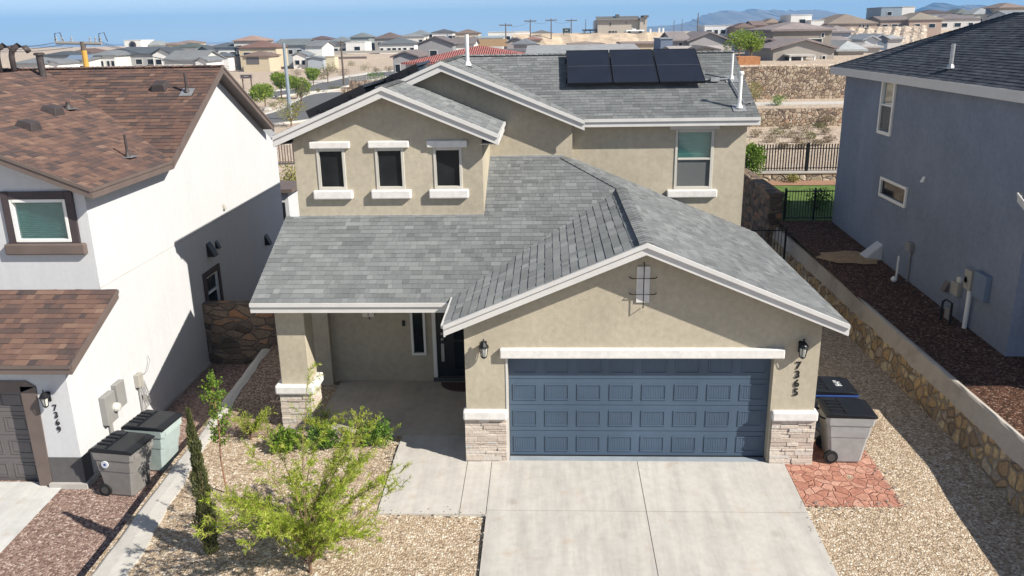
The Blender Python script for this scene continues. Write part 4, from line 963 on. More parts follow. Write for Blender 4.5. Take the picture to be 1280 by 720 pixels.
# ================================================================== BINS
def bin_(label, loc, rot, body, lid, rim=None, group=None, marks=None):
    t = thing('trash_bin', label, 'trash bin', (0, 0, 0), group)
    b = MB()
    secs = [(.0, -.25, .31, .27), (.04, -.27, .33, .29), (.55, -.335, .40, .325), (.56, -.345, .42, .335), (.80, -.37, .45, .35), (.81, -.39, .475, .365), (.97, -.40, .49, .375)]
    rings = []
    for z, xa, xb, h in secs:
        r = .05; rings.append([V((xa+r, -h, z)), V((xb-r, -h, z)), V((xb, -h+r, z)), V((xb, h-r, z)), V((xb-r, h, z)), V((xa+r, h, z)), V((xa, h-r, z)), V((xa, -h+r, z))])
    for k in range(len(rings)-1):
        for j in range(8): b.face([rings[k][j], rings[k][(j+1) % 8], rings[k+1][(j+1) % 8], rings[k+1][j]])
    b.face(list(reversed(rings[0])))
    b.box(.20, .50, -.3, .3, .86, .93)
    b.build('bin_body', M[body], t)
    if rim:
        q = MB(); q.box(-.42, .515, -.395, .395, .955, 1.0); q.build('bin_rim', M[rim], t, bevel=.015)
    l = MB(); z = 1.0 if rim else .97
    A0 = [(-.43, z), (.50, z), (.52, z+.035), (.35, z+.075), (-.05, z+.085), (-.30, z+.10), (-.42, z+.05)]
    l.solid([V((x, -.385, zz)) for x, zz in A0], [V((x, .385, zz)) for x, zz in A0])
    l = l.build('bin_lid', M[lid], t, bevel=.018)
    q = MB()
    for y in (-.2, -.07, .07, .2): q.tube([V((-.33, y, z+.1)), V((-.08, y, z+.092))], .022, 6)
    q.tube([V((-.06, -.34, z+.09)), V((-.06, .34, z+.09))], .016, 6); q.build('lid_rib', M[lid], l)
    q = MB(); q.tube([V((-.4, -.22, .88)), V((-.49, -.22, .92)), V((-.49, .22, .92)), V((-.4, .22, .88))], .02, 7); q.build('handle', M[lid], t)
    for s in (-1, 1):
        q = MB(); c = V((-.25, s*.30, .13))
        q.lathe(c, [(.06, -.035), (.13, -.03), (.135, 0), (.13, .03), (.06, .035)], 18, 'Y'); q = q.build('wheel', M['rubber'], t)
        h = MB(); h.lathe(c+V((0, s*.03, 0)), [(.075, -.012), (.07, .012), (.03, .014)], 14, 'Y'); h.build('hub', M['hub'], q)
    if marks:
        fr = Fr((0, -.352, 0), (1, 0, 0), (0, -1, 0))
        if marks == 'badge':
            q = MB(); q.lathe(V((-.12, -.36, .72)), [(.075, -.012), (.075, .004)], 20, 'Y'); s_ = q.build('round_sticker', M['sticker'], t)
            q = MB()
            for k in range(14):
                a = 2*PI*k/14; q.lathe(V((-.12+.052*math.cos(a), -.373, .72+.052*math.sin(a))), [(.007, 0), (.007, .003)], 6, 'Y')
            q.lathe(V((-.12, -.374, .72)), [(.03, 0), (.03, .004)], 10, 'Y'); q.build('sticker_print', M['bin_blue'], s_)
        if marks == 'lid':
            q = MB()
            for x0, y0, x1, y1 in ((.14, .0, .26, .018), (.14, .07, .26, .088), (.19, .018, .208, .07), (.14, .17, .26, .188), (.20, .11, .218, .17), (.14, .23, .2, .248)):
                q.box(x0, x1, y0-.1, y1-.1, z+.079, z+.0865)
            q.build('lid_mark', M['sticker'], l)
    t.location = loc; t.rotation_euler = (0, 0, rot)
    return t
pz = lambda px, py, z: onZ(px, py, z)
GB = 'trash bins beside the garages'
bin_('light grey trash bin with black lid standing nearest on the red stamped pad', (3.92, .28, .02), -.05, 'bin_grey', 'bin_lid')
bin_('black lidded trash bin with blue rim and white lid marks, behind the light grey bin', (3.92, 1.30, .0), -.03, 'bin_dark', 'bin_lid', 'bin_blue', marks='lid')
p = pz(160, 611, -.58); bin_('taupe trash bin with black lid and round white sticker beside the white house', (p.x, p.y, -.57), -.14, 'bin_taupe', 'bin_lid', marks='badge')
p = pz(197, 581, -.56); bin_('pale green trash bin with dark lid between the taupe bin and the low wall', (p.x, p.y, -.55), -.12, 'bin_green', 'bin_lid')
# door mat
q = MB(); n_ = 20; c0 = V((-3.72, 3.36, .032))
o_ = [V((c0.x+.52*math.cos(PI+PI*k/n_), 3.68+.5*math.sin(PI+PI*k/n_), c0.z)) for k in range(n_+1)]
q.solid(o_, [p_+V((0, 0, .02)) for p_ in o_]); mt = tag(q.build('doormat', M['mat'], origin=c0), 'dark half round doormat in front of the black front door', 'doormat')
# ================================================================== PLANTS
def leaf(mb, p, d, ln, wd, rnd, tone):
    d = d.normalized(); s = d.cross(V((rnd.uniform(-1, 1), rnd.uniform(-1, 1), rnd.uniform(-1, 1))))
    if s.length < .01: return
    s.normalize(); nrm = d.cross(s)
    mid = p + d*ln*.5 + nrm*ln*.08
    mb.face([p, mid + s*wd*.5, p + d*ln, mid - s*wd*.5], tone)
def rdir(rnd, up=0):
    while True:
        v = V((rnd.uniform(-1, 1), rnd.uniform(-1, 1), rnd.uniform(-1, 1)))
        if .05 < v.length < 1: v.normalize(); v.z += up; return v.normalized()
def cypress(label, base, h, r, rnd):
    t = thing('cypress', label, 'cypress tree', base); tr = MB(); base = V(base)
    tr.tube([base-V((0, 0, .1)), base+V((0, 0, h*.9))], [.035, .008], 7); tr.build('trunk', M['bark'], t)
    c = MB()
    for k in range(9000):
        f = rnd.random()**1.1; z = .04+f*(h-.06)
        rad = r*min(1, .45+f*4)*(1-f)**.62*(1+.18*math.sin(z*9+2)+.15*math.sin(z*23)); a = rnd.uniform(0, 2*PI)
        rad *= 1+.22*math.sin(a*3+z*7)
        q = rad*math.sqrt(rnd.uniform(.25, 1))
        p = base + V((q*math.cos(a)-.05*(z/h)**2, q*math.sin(a), z)); d = V((math.cos(a)*.35+rnd.uniform(-.3, .3), math.sin(a)*.35+rnd.uniform(-.3, .3), 1))
        leaf(c, p, d, rnd.uniform(.035, .08), .016, rnd, rnd.random())
    c.build('crown', M['cypress_leaf'], t); return t
rp = random.Random(31)
cypress('slim dark green cypress sapling on tan gravel beside the low concrete wall', (-7.25, -2.82, -.17), 2.62, .165, rp)
def sapling(label, base, h, rnd):
    t = thing('sapling', label, 'young tree', base); base = V(base); tr = MB(); c = MB()
    P = [base+V((0, 0, -.1)), base+V((-.04, 0, h*.3)), base+V((0, .01, h*.55)), base+V((-.02, 0, h*.98))]
    tr.tube(P, [.017, .014, .012, .004], 7)
    for k in range(34):
        f = .42+.56*k/34; o = base+V((-.01, 0, h*f)); a = rnd.uniform(0, 2*PI)
        ln = rnd.uniform(.18, .34)*(1.15-.75*abs(f-.68)/.4); d = V((math.cos(a), math.sin(a), .75)).normalized()
        e = o+d*ln; tr.tube([o, e], [.006, .002], 5)
        for j in range(36):
            p = o+d*ln*rnd.uniform(.25, 1.05)+rdir(rnd)*.05; leaf(c, p, rdir(rnd, -.1), rnd.uniform(.035, .062), .036, rnd, rnd.random())
    tr.build('trunk', M['bark_red'], t); c.build('crown', M['pear_leaf'], t)
sapling('young broad-leaved sapling with thin reddish trunk behind the cypress', (-7.62, -1.1, -.07), 2.35, rp)
def willow(label, base, rnd, n=30, h=2.7, spread=1.25, nl=1.0, name='desert_willow', lmat='willow_leaf', cat='shrub tree'):
    t = thing(name, label, cat, base); base = V(base); tr = MB(); c = MB()
    tr.tube([base-V((0, 0, .1)), base+V((.01, 0, h*.16)), base+V((-.02, 0, h*.3))], [.03, .026, .018], 8)
    for k in range(n):
        a = 2*PI*k/n*2.4 + rnd.uniform(-.3, .3); tl = rnd.uniform(.08, 1.0); o = base+V((0, 0, h*rnd.uniform(.02, .22)))
        ln = h*rnd.uniform(.55, .92)*(1-.42*tl); pts = [o]; el = rnd.uniform(1.12, 1.5)-tl*.6
        for s_ in range(1, 8):
            q = s_/7; e2 = el - q*q*(.5+.55*tl); d = V((math.cos(a)*math.cos(e2), math.sin(a)*math.cos(e2), math.sin(e2)))
            pts.append(pts[-1]+d*ln/7); a += rnd.uniform(-.12, .12)
        tr.tube(pts, [.012*(1-.85*i/7) for i in range(8)], 5)
        for i in range(1, 8):
            for _ in range(2 if i < 3 else 4):
                st = pts[i-1].lerp(pts[i], rnd.random()); a2 = a+rnd.uniform(-1.3, 1.3)
                d = V((math.cos(a2), math.sin(a2), rnd.uniform(.4, 1.6))).normalized(); l2 = rnd.uniform(.14, .38)
                mid = st+d*l2*.55; en = st+d*l2+V((0, 0, -.05))
                tr.tube([st, mid, en], [.004, .003, .0015], 4, caps=False)
                tb = rnd.uniform(.1, .9)
                for _ in range(int(27*nl)):
                    f = rnd.uniform(.1, 1.05); p = st.lerp(mid, f*2) if f < .5 else mid.lerp(en, (f-.5)*2)
                    leaf(c, p, d+rdir(rnd)*1.1+V((0, 0, -.1)), rnd.uniform(.04, .09), .0125, rnd, min(1, max(0, tb+rnd.uniform(-.3, .3))))
        for _ in range(int(80*nl)):
            i = rnd.randint(3, 7); p = pts[i-1].lerp(pts[i], rnd.random()); leaf(c, p, rdir(rnd, .2), rnd.uniform(.035, .08), .0105, rnd, rnd.random())
    tr.build('trunk', M['bark'], t); c.build('crown', M[lmat], t)
willow('large feathery yellow-green desert willow with arching branches in the front gravel', (-5.5, -3.2, -.2), rp, 38, 3.3, nl=1.1)
def bush(label, base, r, h, rnd, mat='shrub_leaf', n=1500, ls=.06, name='shrub', lw=.5):
    t = thing(name, label, 'shrub', base); base = V(base); c = MB(); tr = MB()
    blobs = [(rnd.uniform(-.5, .5)*r, rnd.uniform(-.5, .5)*r, rnd.uniform(.35, .7)*h, rnd.uniform(.45, .7)) for _ in range(7)]
    for bx, by, bz, q in blobs: tr.tube([base-V((0, 0, .05)), base+V((bx, by, bz))], [.012, .005], 5)
    for k in range(n):
        bx, by, bz, q = rnd.choice(blobs); d = rdir(rnd)
        p = base+V((bx, by, bz))+V((d.x*r*q, d.y*r*q, d.z*h*q*.75))*rnd.uniform(.45, 1)
        if p.z < base.z: p.z = base.z+.02
        leaf(c, p, d+rdir(rnd)*.8, ls*rnd.uniform(.6, 1.3), ls*lw, rnd, rnd.random())
    tr.build('stem', M['bark'], t); c.build('foliage', M[mat], t); return t
bush('small rounded green shrub at the corner of the porch slab and walkway', (-5.2, .66, 0), .33, .5, rp)
bush('small dense green shrub between two tall feathery plants by the porch', (-6.25, .6, 0), .34, .45, rp)
bush('low bright green broad-leaved shrub left of the porch shrubs', (-7.0, .45, 0), .3, .36, rp, 'pear_leaf', 500, .12)
willow('upright feathery yellow-green plant left of the porch column', (-7.85, .85, 0), rp, 5, .7, nl=.5, name='feathery_shrub', lmat='willow_leaf', cat='shrub')
willow('tall feathery yellow-green plant just right of the porch column', (-6.35, .9, 0), rp, 4, .95, nl=.5, name='feathery_shrub', lmat='willow_leaf', cat='shrub')
willow('feathery yellow-green plant left of the rounded shrub by the walkway', (-5.6, .65, 0), rp, 4, .8, nl=.5, name='feathery_shrub', lmat='willow_leaf', cat='shrub')
# ================================================================== FENCES CLOSE BY
def iron_fence(name, label, cat, p0, p1, h, step=.11, post=2.4, r=.009, pr=.03, mat='black_metal', rails=(.12, .88), top=0.0):
    p0, p1 = V(p0), V(p1); d = p1-p0; ln = d.length; d.normalize(); s = V((-d.y, d.x, 0))
    t = thing(name, label, cat, (p0+p1)/2)
    def bar(mb, a, b, w, z0, z1): # along the fence from a to b
        q = [p0+d*a-s*w, p0+d*b-s*w, p0+d*b+s*w, p0+d*a+s*w]; mb.solid([x+V((0, 0, z0)) for x in q], [x+V((0, 0, z1)) for x in q])
    q = MB(); k = step*.5
    while k < ln: bar(q, k-r, k+r, r, .05, h+top); k += step
    q.build('pickets', M[mat], t); q = MB()
    for f in rails: bar(q, 0, ln, .014, h*f-.018, h*f+.018)
    q.build('rails', M[mat], t); n = max(1, round(ln/post))
    for i in range(n+1):
        q = MB(); a = ln*i/n; bar(q, a-pr, a+pr, pr, 0, h+.06+top); q.build('post', M[mat], t)
    return t
zg_ = zright(15.5)
iron_fence('iron_gate', 'black double iron gate at the back of the rust gravel, before the lawn', 'gate', (6.86, 15.55, zg_), (8.95, 15.55, zg_), 1.12, .1, .9, rails=(.08, .95))
iron_fence('iron_gate', 'small black iron gate low between the tan house and the shaded stone wall', 'gate', (3.25, 13.2, 0), (6.3, 13.2, 0), 1.5, .11, 1.5, rails=(.1, .95))
zw = onY(1000, 214, 23.6).z
q = thing('planter_wall', 'low pale stone wall with flat cap below the black picket fence', 'wall', (15, 23.7, 1.2))
b = MB(); b.box(5, 34, 23.5, 23.8, .4, zw-.08); b.build('stone_face', M['pale_rock'], q); b = MB(); b.box(5, 34, 23.45, 23.85, zw-.08, zw); b.build('wall_cap', M['curb'], q)
hf = onY(1000, 182, 23.65).z - zw
iron_fence('picket_fence', 'long black iron picket fence standing on the low pale stone wall', 'fence', (5, 23.65, zw), (20, 23.65, zw), hf, .125, 2.45, .022, .05, top=.07)
bush('bright green bush growing at the corner of the tan house by the picket fence', onY(938, 218, 21.5)-V((0, 0, .1)), .6, 1.35, rp, 'pear_leaf', 1800, .13)
bush('dark shrub behind the double iron gate, left one', (7.1, 17.2, 1.25), .55, .7, rp, 'shrub_leaf', 700, .1)
bush('dark shrub behind the double iron gate, right one by the blue house', (8.6, 17.4, 1.25), .5, .8, rp, 'shrub_leaf', 700, .1)
bush('small yellow-green weed at the foot of the low pale stone wall', onY(992, 226, 23.2), .35, .25, rp, 'yellow_leaf', 300, .08)
iron_fence('picket_fence', 'black fence glimpsed between the white house and the tan house', 'fence', (-12, 19.5, -.3), (-7, 19.5, -.3), 1.9, .14, 2.5, .035, .05)
p = onY(359, 275, 16.5); q = thing('shed', 'small pale shed with brown flat roof behind the white house', 'shed', (p.x-.6, 17.2, -.6))
zt = onY(359, 240, 16.5).z
b = MB(); b.box(p.x-2, p.x+.12, 16.5, 18, -.8, zt); b.build('wall', M['white_stucco'], q); b = MB(); b.box(p.x-2.2, p.x+.35, 16.3, 18.2, zt, zt+.14); b.build('roof', M['brown_trim'], q)
b = MB(); b.fbox(FY(16.5), p.x-.3, p.x-.02, zt-1.4, zt-.4, 0, .03); b.build('window', M['dark_glass'], q)
p = onY(362, 208, 24); bush('tall yellowish shrub behind the black fence, left of the dormer', (p.x, 24, -.3), 1.3, 2.6, rp, 'yellow_leaf', 1800, .14)
# ================================================================== TERRAIN BEHIND
def ss(a, b, x):
    t = max(0.0, min(1.0, (x-a)/(b-a))); return t*t*(3-2*t)
WALLY = 72.0
def terr(x, y):
    zl = -.6 - .6*ss(30, 60, y) + .9*ss(110, 170, y) + 2.2*ss(216, 240, y) + 1.0*ss(240, 300, y)
    zr = .9 - 1.35*ss(25, 46, y) + 1.45*ss(60.6, 61.0, y) + 3.3*ss(WALLY+.05, WALLY+.4, y) - 1.4*ss(100, 190, y) + 3.3*ss(230, 244, y)
    w = ss(-24, 4, x - .06*(y-40) if y < 300 else x-15)
    z = zl*(1-w) + zr*w - 44*ss(330, 4500, y)**.8
    if y < 23.9: z = min(z, -1.4)
    return z + .12*math.sin(x*.31+y*.17)*math.sin(y*.23-x*.11)*ss(26, 45, y)*(1-ss(55, 60, y)*(1-ss(74, 80, y)))
xs = [-5900, -1500, -500, -300, -220] + [-180+6*k for k in range(21)] + [-58+2.0*k for k in range(65)] + [78+8*k for k in range(14)] + [220, 320, 600, 1500, 5900]
ysg = [-390, -60, 23.85, 23.95] + [26+2*k for k in range(18)] + [60.6, 60.8, 61.0, 62, 65, 68, 71, 71.6, 72.03, 72.25, 72.45, 73] + [76+4*k for k in range(32)] + [202+3*k for k in range(16)] + [256, 270, 300, 350, 500, 900, 1600, 2600, 4300, 6900]
tm = MB(); nx = len(xs)
tm.v = [V((x, y, terr(x, y))) for y in ysg for x in xs]
for j in range(len(ysg)-1):
    for i in range(nx-1): tm.f.append((j*nx+i, j*nx+i+1, (j+1)*nx+i+1, (j+1)*nx+i)); tm.t.append(.5)
struct(tm, 'ground', M['sand'], 'pale desert ground behind the houses, reaching to the horizon', smooth=True)
# roads on the left: a curving street seen between the roofs
def ribbon(mb, pts, w, dz, thick=0):
    pts = [V(p) for p in pts]; prev = None
    for k, p in enumerate(pts):
        d = (pts[min(k+1, len(pts)-1)]-pts[max(k-1, 0)]); d.z = 0; d.normalize(); s = V((-d.y, d.x, 0))*w*.5
        cur = []
        for q in (p-s, p+s): cur.append(V((q.x, q.y, terr(q.x, q.y)+dz)))
        if prev:
            if thick: mb.solid([prev[0]-V((0, 0, .3)), prev[1]-V((0, 0, .3)), cur[1]-V((0, 0, .3)), cur[0]-V((0, 0, .3))], [prev[0], prev[1], cur[1], cur[0]])
            else: mb.face([prev[0], prev[1], cur[1], cur[0]])
        prev = cur
def G(px, py):
    z = 0
    for _ in range(25): p = onZ(px, py, z); z = .5*z + .5*terr(p.x, p.y)
    return p
def smooth_path(pts, n=10):
    out = []
    for k in range(len(pts)-1):
        p0, p1, p2, p3 = pts[max(k-1, 0)], pts[k], pts[k+1], pts[min(k+2, len(pts)-1)]
        for i in range(n):
            t = i/n; out.append(.5*((2*p1)+(p2-p0)*t+(2*p0-5*p1+4*p2-p3)*t*t+(3*p1-p0-3*p2+p3)*t**3))
    return out+[pts[-1]]
near = smooth_path([V((-60, 50, 0)), G(340, 150), G(405, 128), G(438, 117), V((-10, 112, 0)), V((8, 118, 0))])
far = smooth_path([V((-75, 66, 0)), G(352, 117), G(405, 109), G(450, 98), G(520, 88.5), V((-14, 190, 0))])
r1 = MB(); ribbon(r1, near, 9, .08); struct(r1, 'street', M['asphalt'], 'grey street lane curving behind the left roofs')
r1 = MB(); ribbon(r1, far, 7.5, .08); struct(r1, 'street', M['asphalt'], 'farther street lane beyond the planted median')
def offset(path, o):
    out = []
    for k, p in enumerate(path):
        d = (path[min(k+1, len(path)-1)]-path[max(k-1, 0)]); d.z = 0; d.normalize(); out.append(p+V((-d.y, d.x, 0))*o)
    return out
kb = MB()
for pth, hw in ((near, 4.6), (far, 3.9)):
    for sg in (-1, 1): ribbon(kb, offset(pth, sg*hw), .5, .2, 1)
for sg, pth in ((1, far),): ribbon(kb, offset(pth, 6.0), 2.0, .14, 1)
struct(kb, 'kerb', M['kerb'], 'pale kerbs and sidewalk along the curving street')
r1 = MB(); ribbon(r1, [G(250, 86), G(300, 87), G(340, 84.5), G(400, 84)], 7, .08); struct(r1, 'street', M['asphalt'], 'grey residential street in front of the far left houses')
# path in front of the big wall
r1 = MB(); ribbon(r1, [V((4, 66, 0)), V((60, 66, 0))], 2.6, .1, 1); struct(r1, 'path', M['kerb'], 'pale concrete path at the foot of the big rock wall')
q = MB(); q.box(3, 60, 60.35, 61.1, -1.5, 1.06); tag(q.build('rock_wall', M['big_rock'], origin=(30, 60.7, 0)), 'low grey rock wall below the concrete path, in front of the big rock wall', 'wall')
zt = onY(1000, 83, WALLY-.2).z
q = MB()
for k in range(20): q.box(5+k*3, 8+k*3, WALLY-.45, WALLY+.3, -.5, zt+.06*math.sin(k*1.7))
tag(q.build('rock_wall', M['big_rock'], origin=(30, WALLY, 0)), 'big brown rubble rock wall below the patio house, on the right', 'wall')
# ------------------------------------------------------------------ desert scrub
rc = random.Random(77)
def scrub(px, py, r, h, mat, label, n=500, name='desert_shrub', ls=.12, group='scrub on the desert strip'):
    p = G(px, py); t = bush(label, (p.x, p.y, p.z-.03), r, h, rc, mat, n, ls, name)
    if group: t['group'] = group
SL = {'dry_leaf': 'dry brown desert shrub on the sandy strip between picket fence and rock wall', 'sage_leaf': 'dusty olive desert shrub on the sandy strip beyond the picket fence', 'yellow_leaf': 'yellow-green desert shrub on the sandy strip beside the roof corner'}
for (px, py, r, mat) in [(950, 158, 2.1, 'yellow_leaf'), (1013, 150, 1.2, 'sage_leaf'), (1006, 166, 1.5, 'dry_leaf'), (985, 172, 1.3, 'dry_leaf'), (1030, 168, 1.2, 'dry_leaf'), (965, 178, 1.3, 'dry_leaf'), (990, 150, 1.1, 'dry_leaf'), (1035, 152, 1.2, 'dry_leaf'), (945, 172, 1.3, 'dry_leaf'), (1020, 182, 1.0, 'dry_leaf'), (978, 186, .9, 'dry_leaf'), (1000, 186, 1.0, 'dry_leaf'), (1024, 160, 1.0, 'sage_leaf'), (996, 178, 1.2, 'dry_leaf'), (1012, 174, 1.1, 'sage_leaf'), (970, 168, 1.2, 'sage_leaf'), (1034, 178, 1.1, 'dry_leaf'), (982, 161, 1.0, 'dry_leaf')]:
    scrub(px, py, r*.62, r*.5, mat, SL[mat], 520, ls=.1)
scrub(972, 132, .8, .9, 'shrub_leaf', 'small dark green round bush on the path below the big rock wall', 400, 'shrub', .14, None)
scrub(945, 127, 1.4, 2.0, 'yellow_leaf', 'olive bush at the left end of the big rock wall', 500, 'shrub', .16, None)
def street_tree(px, py, h, r, label, mat='tree_leaf', n=2600, ls=.26, name='street_tree', trunk_h=.45, group=None):
    b = G(px, py); t = thing(name, label, 'tree', b, group); tr = MB(); c = MB()
    tr.tube([b-V((0, 0, .2)), b+V((.05, 0, h*trunk_h)), b+V((0, .1, h*.75))], [h*.03, h*.022, h*.01], 7)
    bl = []
    for k in range(9):
        a = rc.uniform(0, 2*PI); q = rc.uniform(.15, .7)*r; o = V((q*math.cos(a), q*math.sin(a), h*rc.uniform(trunk_h+.05, .85)))
        bl.append((o, rc.uniform(.35, .55)*r)); tr.tube([b+V((.04, 0, h*trunk_h*.8)), b+o], [h*.012, h*.004], 5)
    for k in range(n):
        o, q = rc.choice(bl); d = rdir(rc); p = b+o+V((d.x, d.y, d.z*.7))*q*rc.uniform(.5, 1)
        leaf(c, p, d+rdir(rc)*.8, ls*rc.uniform(.6, 1.3), ls*.6, rc, rc.random())
    tr.build('trunk', M['bark'], t); c.build('crown', M[mat], t)
street_tree(332, 136, 3.4, 2.4, 'bright green street tree nearest the white gable, left of the steel pole')
street_tree(352, 122, 3.8, 2.2, 'tall bright green tree directly left behind the steel pole')
street_tree(372, 124, 3.4, 2.0, 'bright green tree on the street edge right of the steel pole')
street_tree(392, 108, 3.2, 2.0, 'small bright green tree farther along the street, right of two larger ones')
street_tree(377, 134, 3.6, 1.3, 'spindly grey-green tree in the street right of the steel pole', 'sage_leaf', 600, .16, trunk_h=.4)
street_tree(364, 158, 3.0, 1.7, 'pale yellow-green bush tree at the foot of the steel pole', 'yellow_leaf', 700, .18, trunk_h=.2)
street_tree(410, 104, 3.6, 2.0, 'thin dry tree on the sandy lot behind the street', 'sage_leaf', 500, .2)
street_tree(578, 84, 4.0, 2.2, 'left of two green trees beside the brown-gabled house', n=700, ls=.25); street_tree(593, 82, 4.4, 2.4, 'right one of two green trees beside the brown-gabled house', n=700, ls=.25)
for px, py, r, m_ in [(430, 94, 1.6, 'dry_leaf'), (455, 88, 1.8, 'sage_leaf'), (470, 92, 1.4, 'dry_leaf'), (500, 86, 1.8, 'sage_leaf'), (486, 90, 1.3, 'dry_leaf'), (405, 100, 1.3, 'dry_leaf'), (415, 91, 1.4, 'dry_leaf'), (440, 83, 1.5, 'sage_leaf'), (370, 96, 1.5, 'dry_leaf')]:
    scrub(px, py, r, r, m_, 'dry shrub on the sandy lot behind the street' if m_ == 'dry_leaf' else 'olive shrub on the sandy lot behind the street', 320, ls=.2, group='scrub on the far sandy lot')
for px, py, r in [(385, 118, 1.0), (398, 115, .8), (415, 112, .9), (424, 112, .8), (352, 128, .9), (340, 133, .8)]:
    scrub(px, py, r, r*.8, 'sage_leaf', 'low grey-green plant on the planted street median', 260, ls=.14, group='median plants')
for k, (px, py) in enumerate([(376, 118), (380, 119), (407, 116), (346, 134), (356, 134), (334, 138)]):
    p = G(px, py); q = MB(); r = rc.uniform(.4, .8)
    q.lathe(p-V((0, 0, .2)), [(r*.8, 0), (r, r*.35), (r*.8, r*.7), (r*.35, r*.95)], 7); tag(q.build('boulder', M['tanbox'], origin=p), 'tan boulder on the planted street median', 'boulder', 'median boulders')
street_tree(923, 78, 3.4, 1.9, 'left of two bright green trees behind the roof corner with white pipes', n=1300, ls=.25)
street_tree(938, 79, 3.3, 1.8, 'right one of two bright green trees beside the patio house', n=1300, ls=.25)
# ------------------------------------------------------------------ poles, wires, signs, fences far off
def pole(name, label, px, ybase_or_Y, ytop, r0, r1, mat, Y=None, arms=(), group=None, lamp=False):
    b = G(px, ybase_or_Y) if Y is None else onY(px, ybase_or_Y, Y)
    zt = onY(px, ytop, b.y).z; t = thing(name, label, 'pole', b, group); q = MB()
    q.tube([b-V((0, 0, 1)), V((b.x, b.y, zt))], [r0, r1], 10); q.build('mast', M[mat], t)
    for dz, wd_ in arms:
        q = MB(); q.box(b.x-wd_, b.x+wd_, b.y-.1, b.y+.1, zt-dz-.12, zt-dz+.12); q = q.build('crossarm', M[mat], t)
        for k in (-.9, -.5, .5, .9):
            i_ = MB(); i_.lathe(V((b.x+k*wd_, b.y, zt-dz+.12)), [(.06, 0), (.08, .12), (.03, .22)], 6); i_.build('insulator', M['greybox'], q)
    return V((b.x, b.y, zt))
pole('steel_pole', 'tall blue-grey steel pole rising between the white gable and the tan dormer', 363.5, 150, 54, .26, .15, 'pole_steel')
pole('steel_pole', 'blue-grey steel pole standing by the street beyond the rock-walled yard', 561, 91, 43, .3, .18, 'pole_steel', arms=())
pole('wooden_pole', 'brown wooden utility pole between the two steel poles', 430, 106, 51, .2, .13, 'pole_wood', arms=((.3, .6),))
t1 = [pole('utility_pole', l_, px, yb, yt, .2, .13, 'pole_wood', Y=yy, arms=((.5, 1.7),)) for l_, px, yb, yt, yy in
  [('wooden utility pole with crossarm, leftmost of the row before the tan embankment', 632.5, 58, 29, 215), ('wooden utility pole with crossarm, second of the row left of the green billboard', 663, 52, 24, 225),
   ('wooden utility pole with crossarm directly left of the green billboard', 689, 50, 23, 235), ('wooden utility pole with crossarm just right of the green billboard', 714, 50, 23.5, 245)]]
for px, yt, yy, l_ in [(732, 24, 300, 'thin distant mast midway between billboard and tan building'), (741.5, 26, 320, 'thin distant mast touching the left porch of the tan building'), (871.5, 16, 200, 'thin dark mast in front of the mountain foot'), (842, 25, 330, 'short thin mast right of the white pylons'), (852, 24, 340, 'short thin mast nearest the mountain foot')]:
    pole('mast', l_, px, 46, yt, .16, .1, 'pole_wood', Y=yy)
def wire(a, b, sag, label, r=.03):
    q = MB(); pts = [a.lerp(b, k/16)-V((0, 0, sag*4*(k/16)*(1-k/16))) for k in range(17)]; q.tube(pts, r, 5)
    tag(q.build('overhead_wire', M['wire'], origin=a), label, 'wire', 'wires between the far utility poles')
for k in range(3): wire(t1[k]+V((0, 0, -.5)), t1[k+1]+V((0, 0, -.5)), .8, 'thin dark wire strung between the far utility poles')
# big transmission-style pole on the left with orange marker
P0 = onY(103, 52, 95); zb = terr(P0.x, 95)
t = thing('power_pole', 'power pole with wide crossarm and orange post, behind the brown roof', 'pole', (P0.x, 95, zb)); q = MB()
q.tube([V((P0.x, 95, zb-1)), V((P0.x, 95, onY(103, 63, 95).z))], .34, 10); q.build('orange_post', M['yellow'], t)
q = MB(); q.tube([V((P0.x, 95, onY(103, 63, 95).z)), V((P0.x, 95, P0.z))], [.36, .3], 8); q.build('pole_top', M['pole_wood'], t)
aa, ab = onY(70, 53.5, 95), onY(127, 54.5, 95); q = MB(); q.tube([aa, V((P0.x, 95, P0.z-.2)), ab], .22, 7); q = q.build('crossarm', M['greybox'], t)
ends = []
for px in (71, 78, 90, 113, 120, 126):
    a = onY(px, 53, 95); i_ = MB(); i_.lathe(a, [(.08, 0), (.14, .2), (.07, .35), (.14, .5), (.05, .7)], 7); i_.build('insulator', M['galv'], q); ends.append(a+V((0, 0, .9)))
for px in (71, 126):
    a = onY(px, 52, 95); i_ = MB(); i_.tube([a+V((-.2, 0, 0)), a+V((-.1, 0, 1.0)), a+V((.6, 0, 1.1)), a+V((.9, 0, 0))], .06, 6); i_.build('jumper_loop', M['wire'], q)
for k, (y0, lb) in enumerate([(57, 'upper'), (58.6, 'middle'), (60.5, 'lower')]):
    a = ends[k]-V((0, 0, .9+.3*k)); b = onY(-60, y0, 92); w2 = MB(); w2.tube([a.lerp(b, s_/10)-V((0, 0, .5*4*(s_/10)*(1-s_/10))) for s_ in range(11)], .035, 5)
    tag(w2.build('overhead_wire', M['wire'], origin=a), lb+' wire running left from the wide crossarm of the power pole', 'wire')
for k in (3, 4, 5):
    a = ends[k]-V((0, 0, .8)); b = onY(300, 74+k*3, 150); w2 = MB(); w2.tube([a.lerp(b, s_/10)-V((0, 0, .8*4*(s_/10)*(1-s_/10))) for s_ in range(11)], .025, 5)
    tag(w2.build('overhead_wire', M['wire'], origin=a), 'thin wire running right from the wide crossarm across the far roofs', 'wire', 'wires from the power pole to the right')
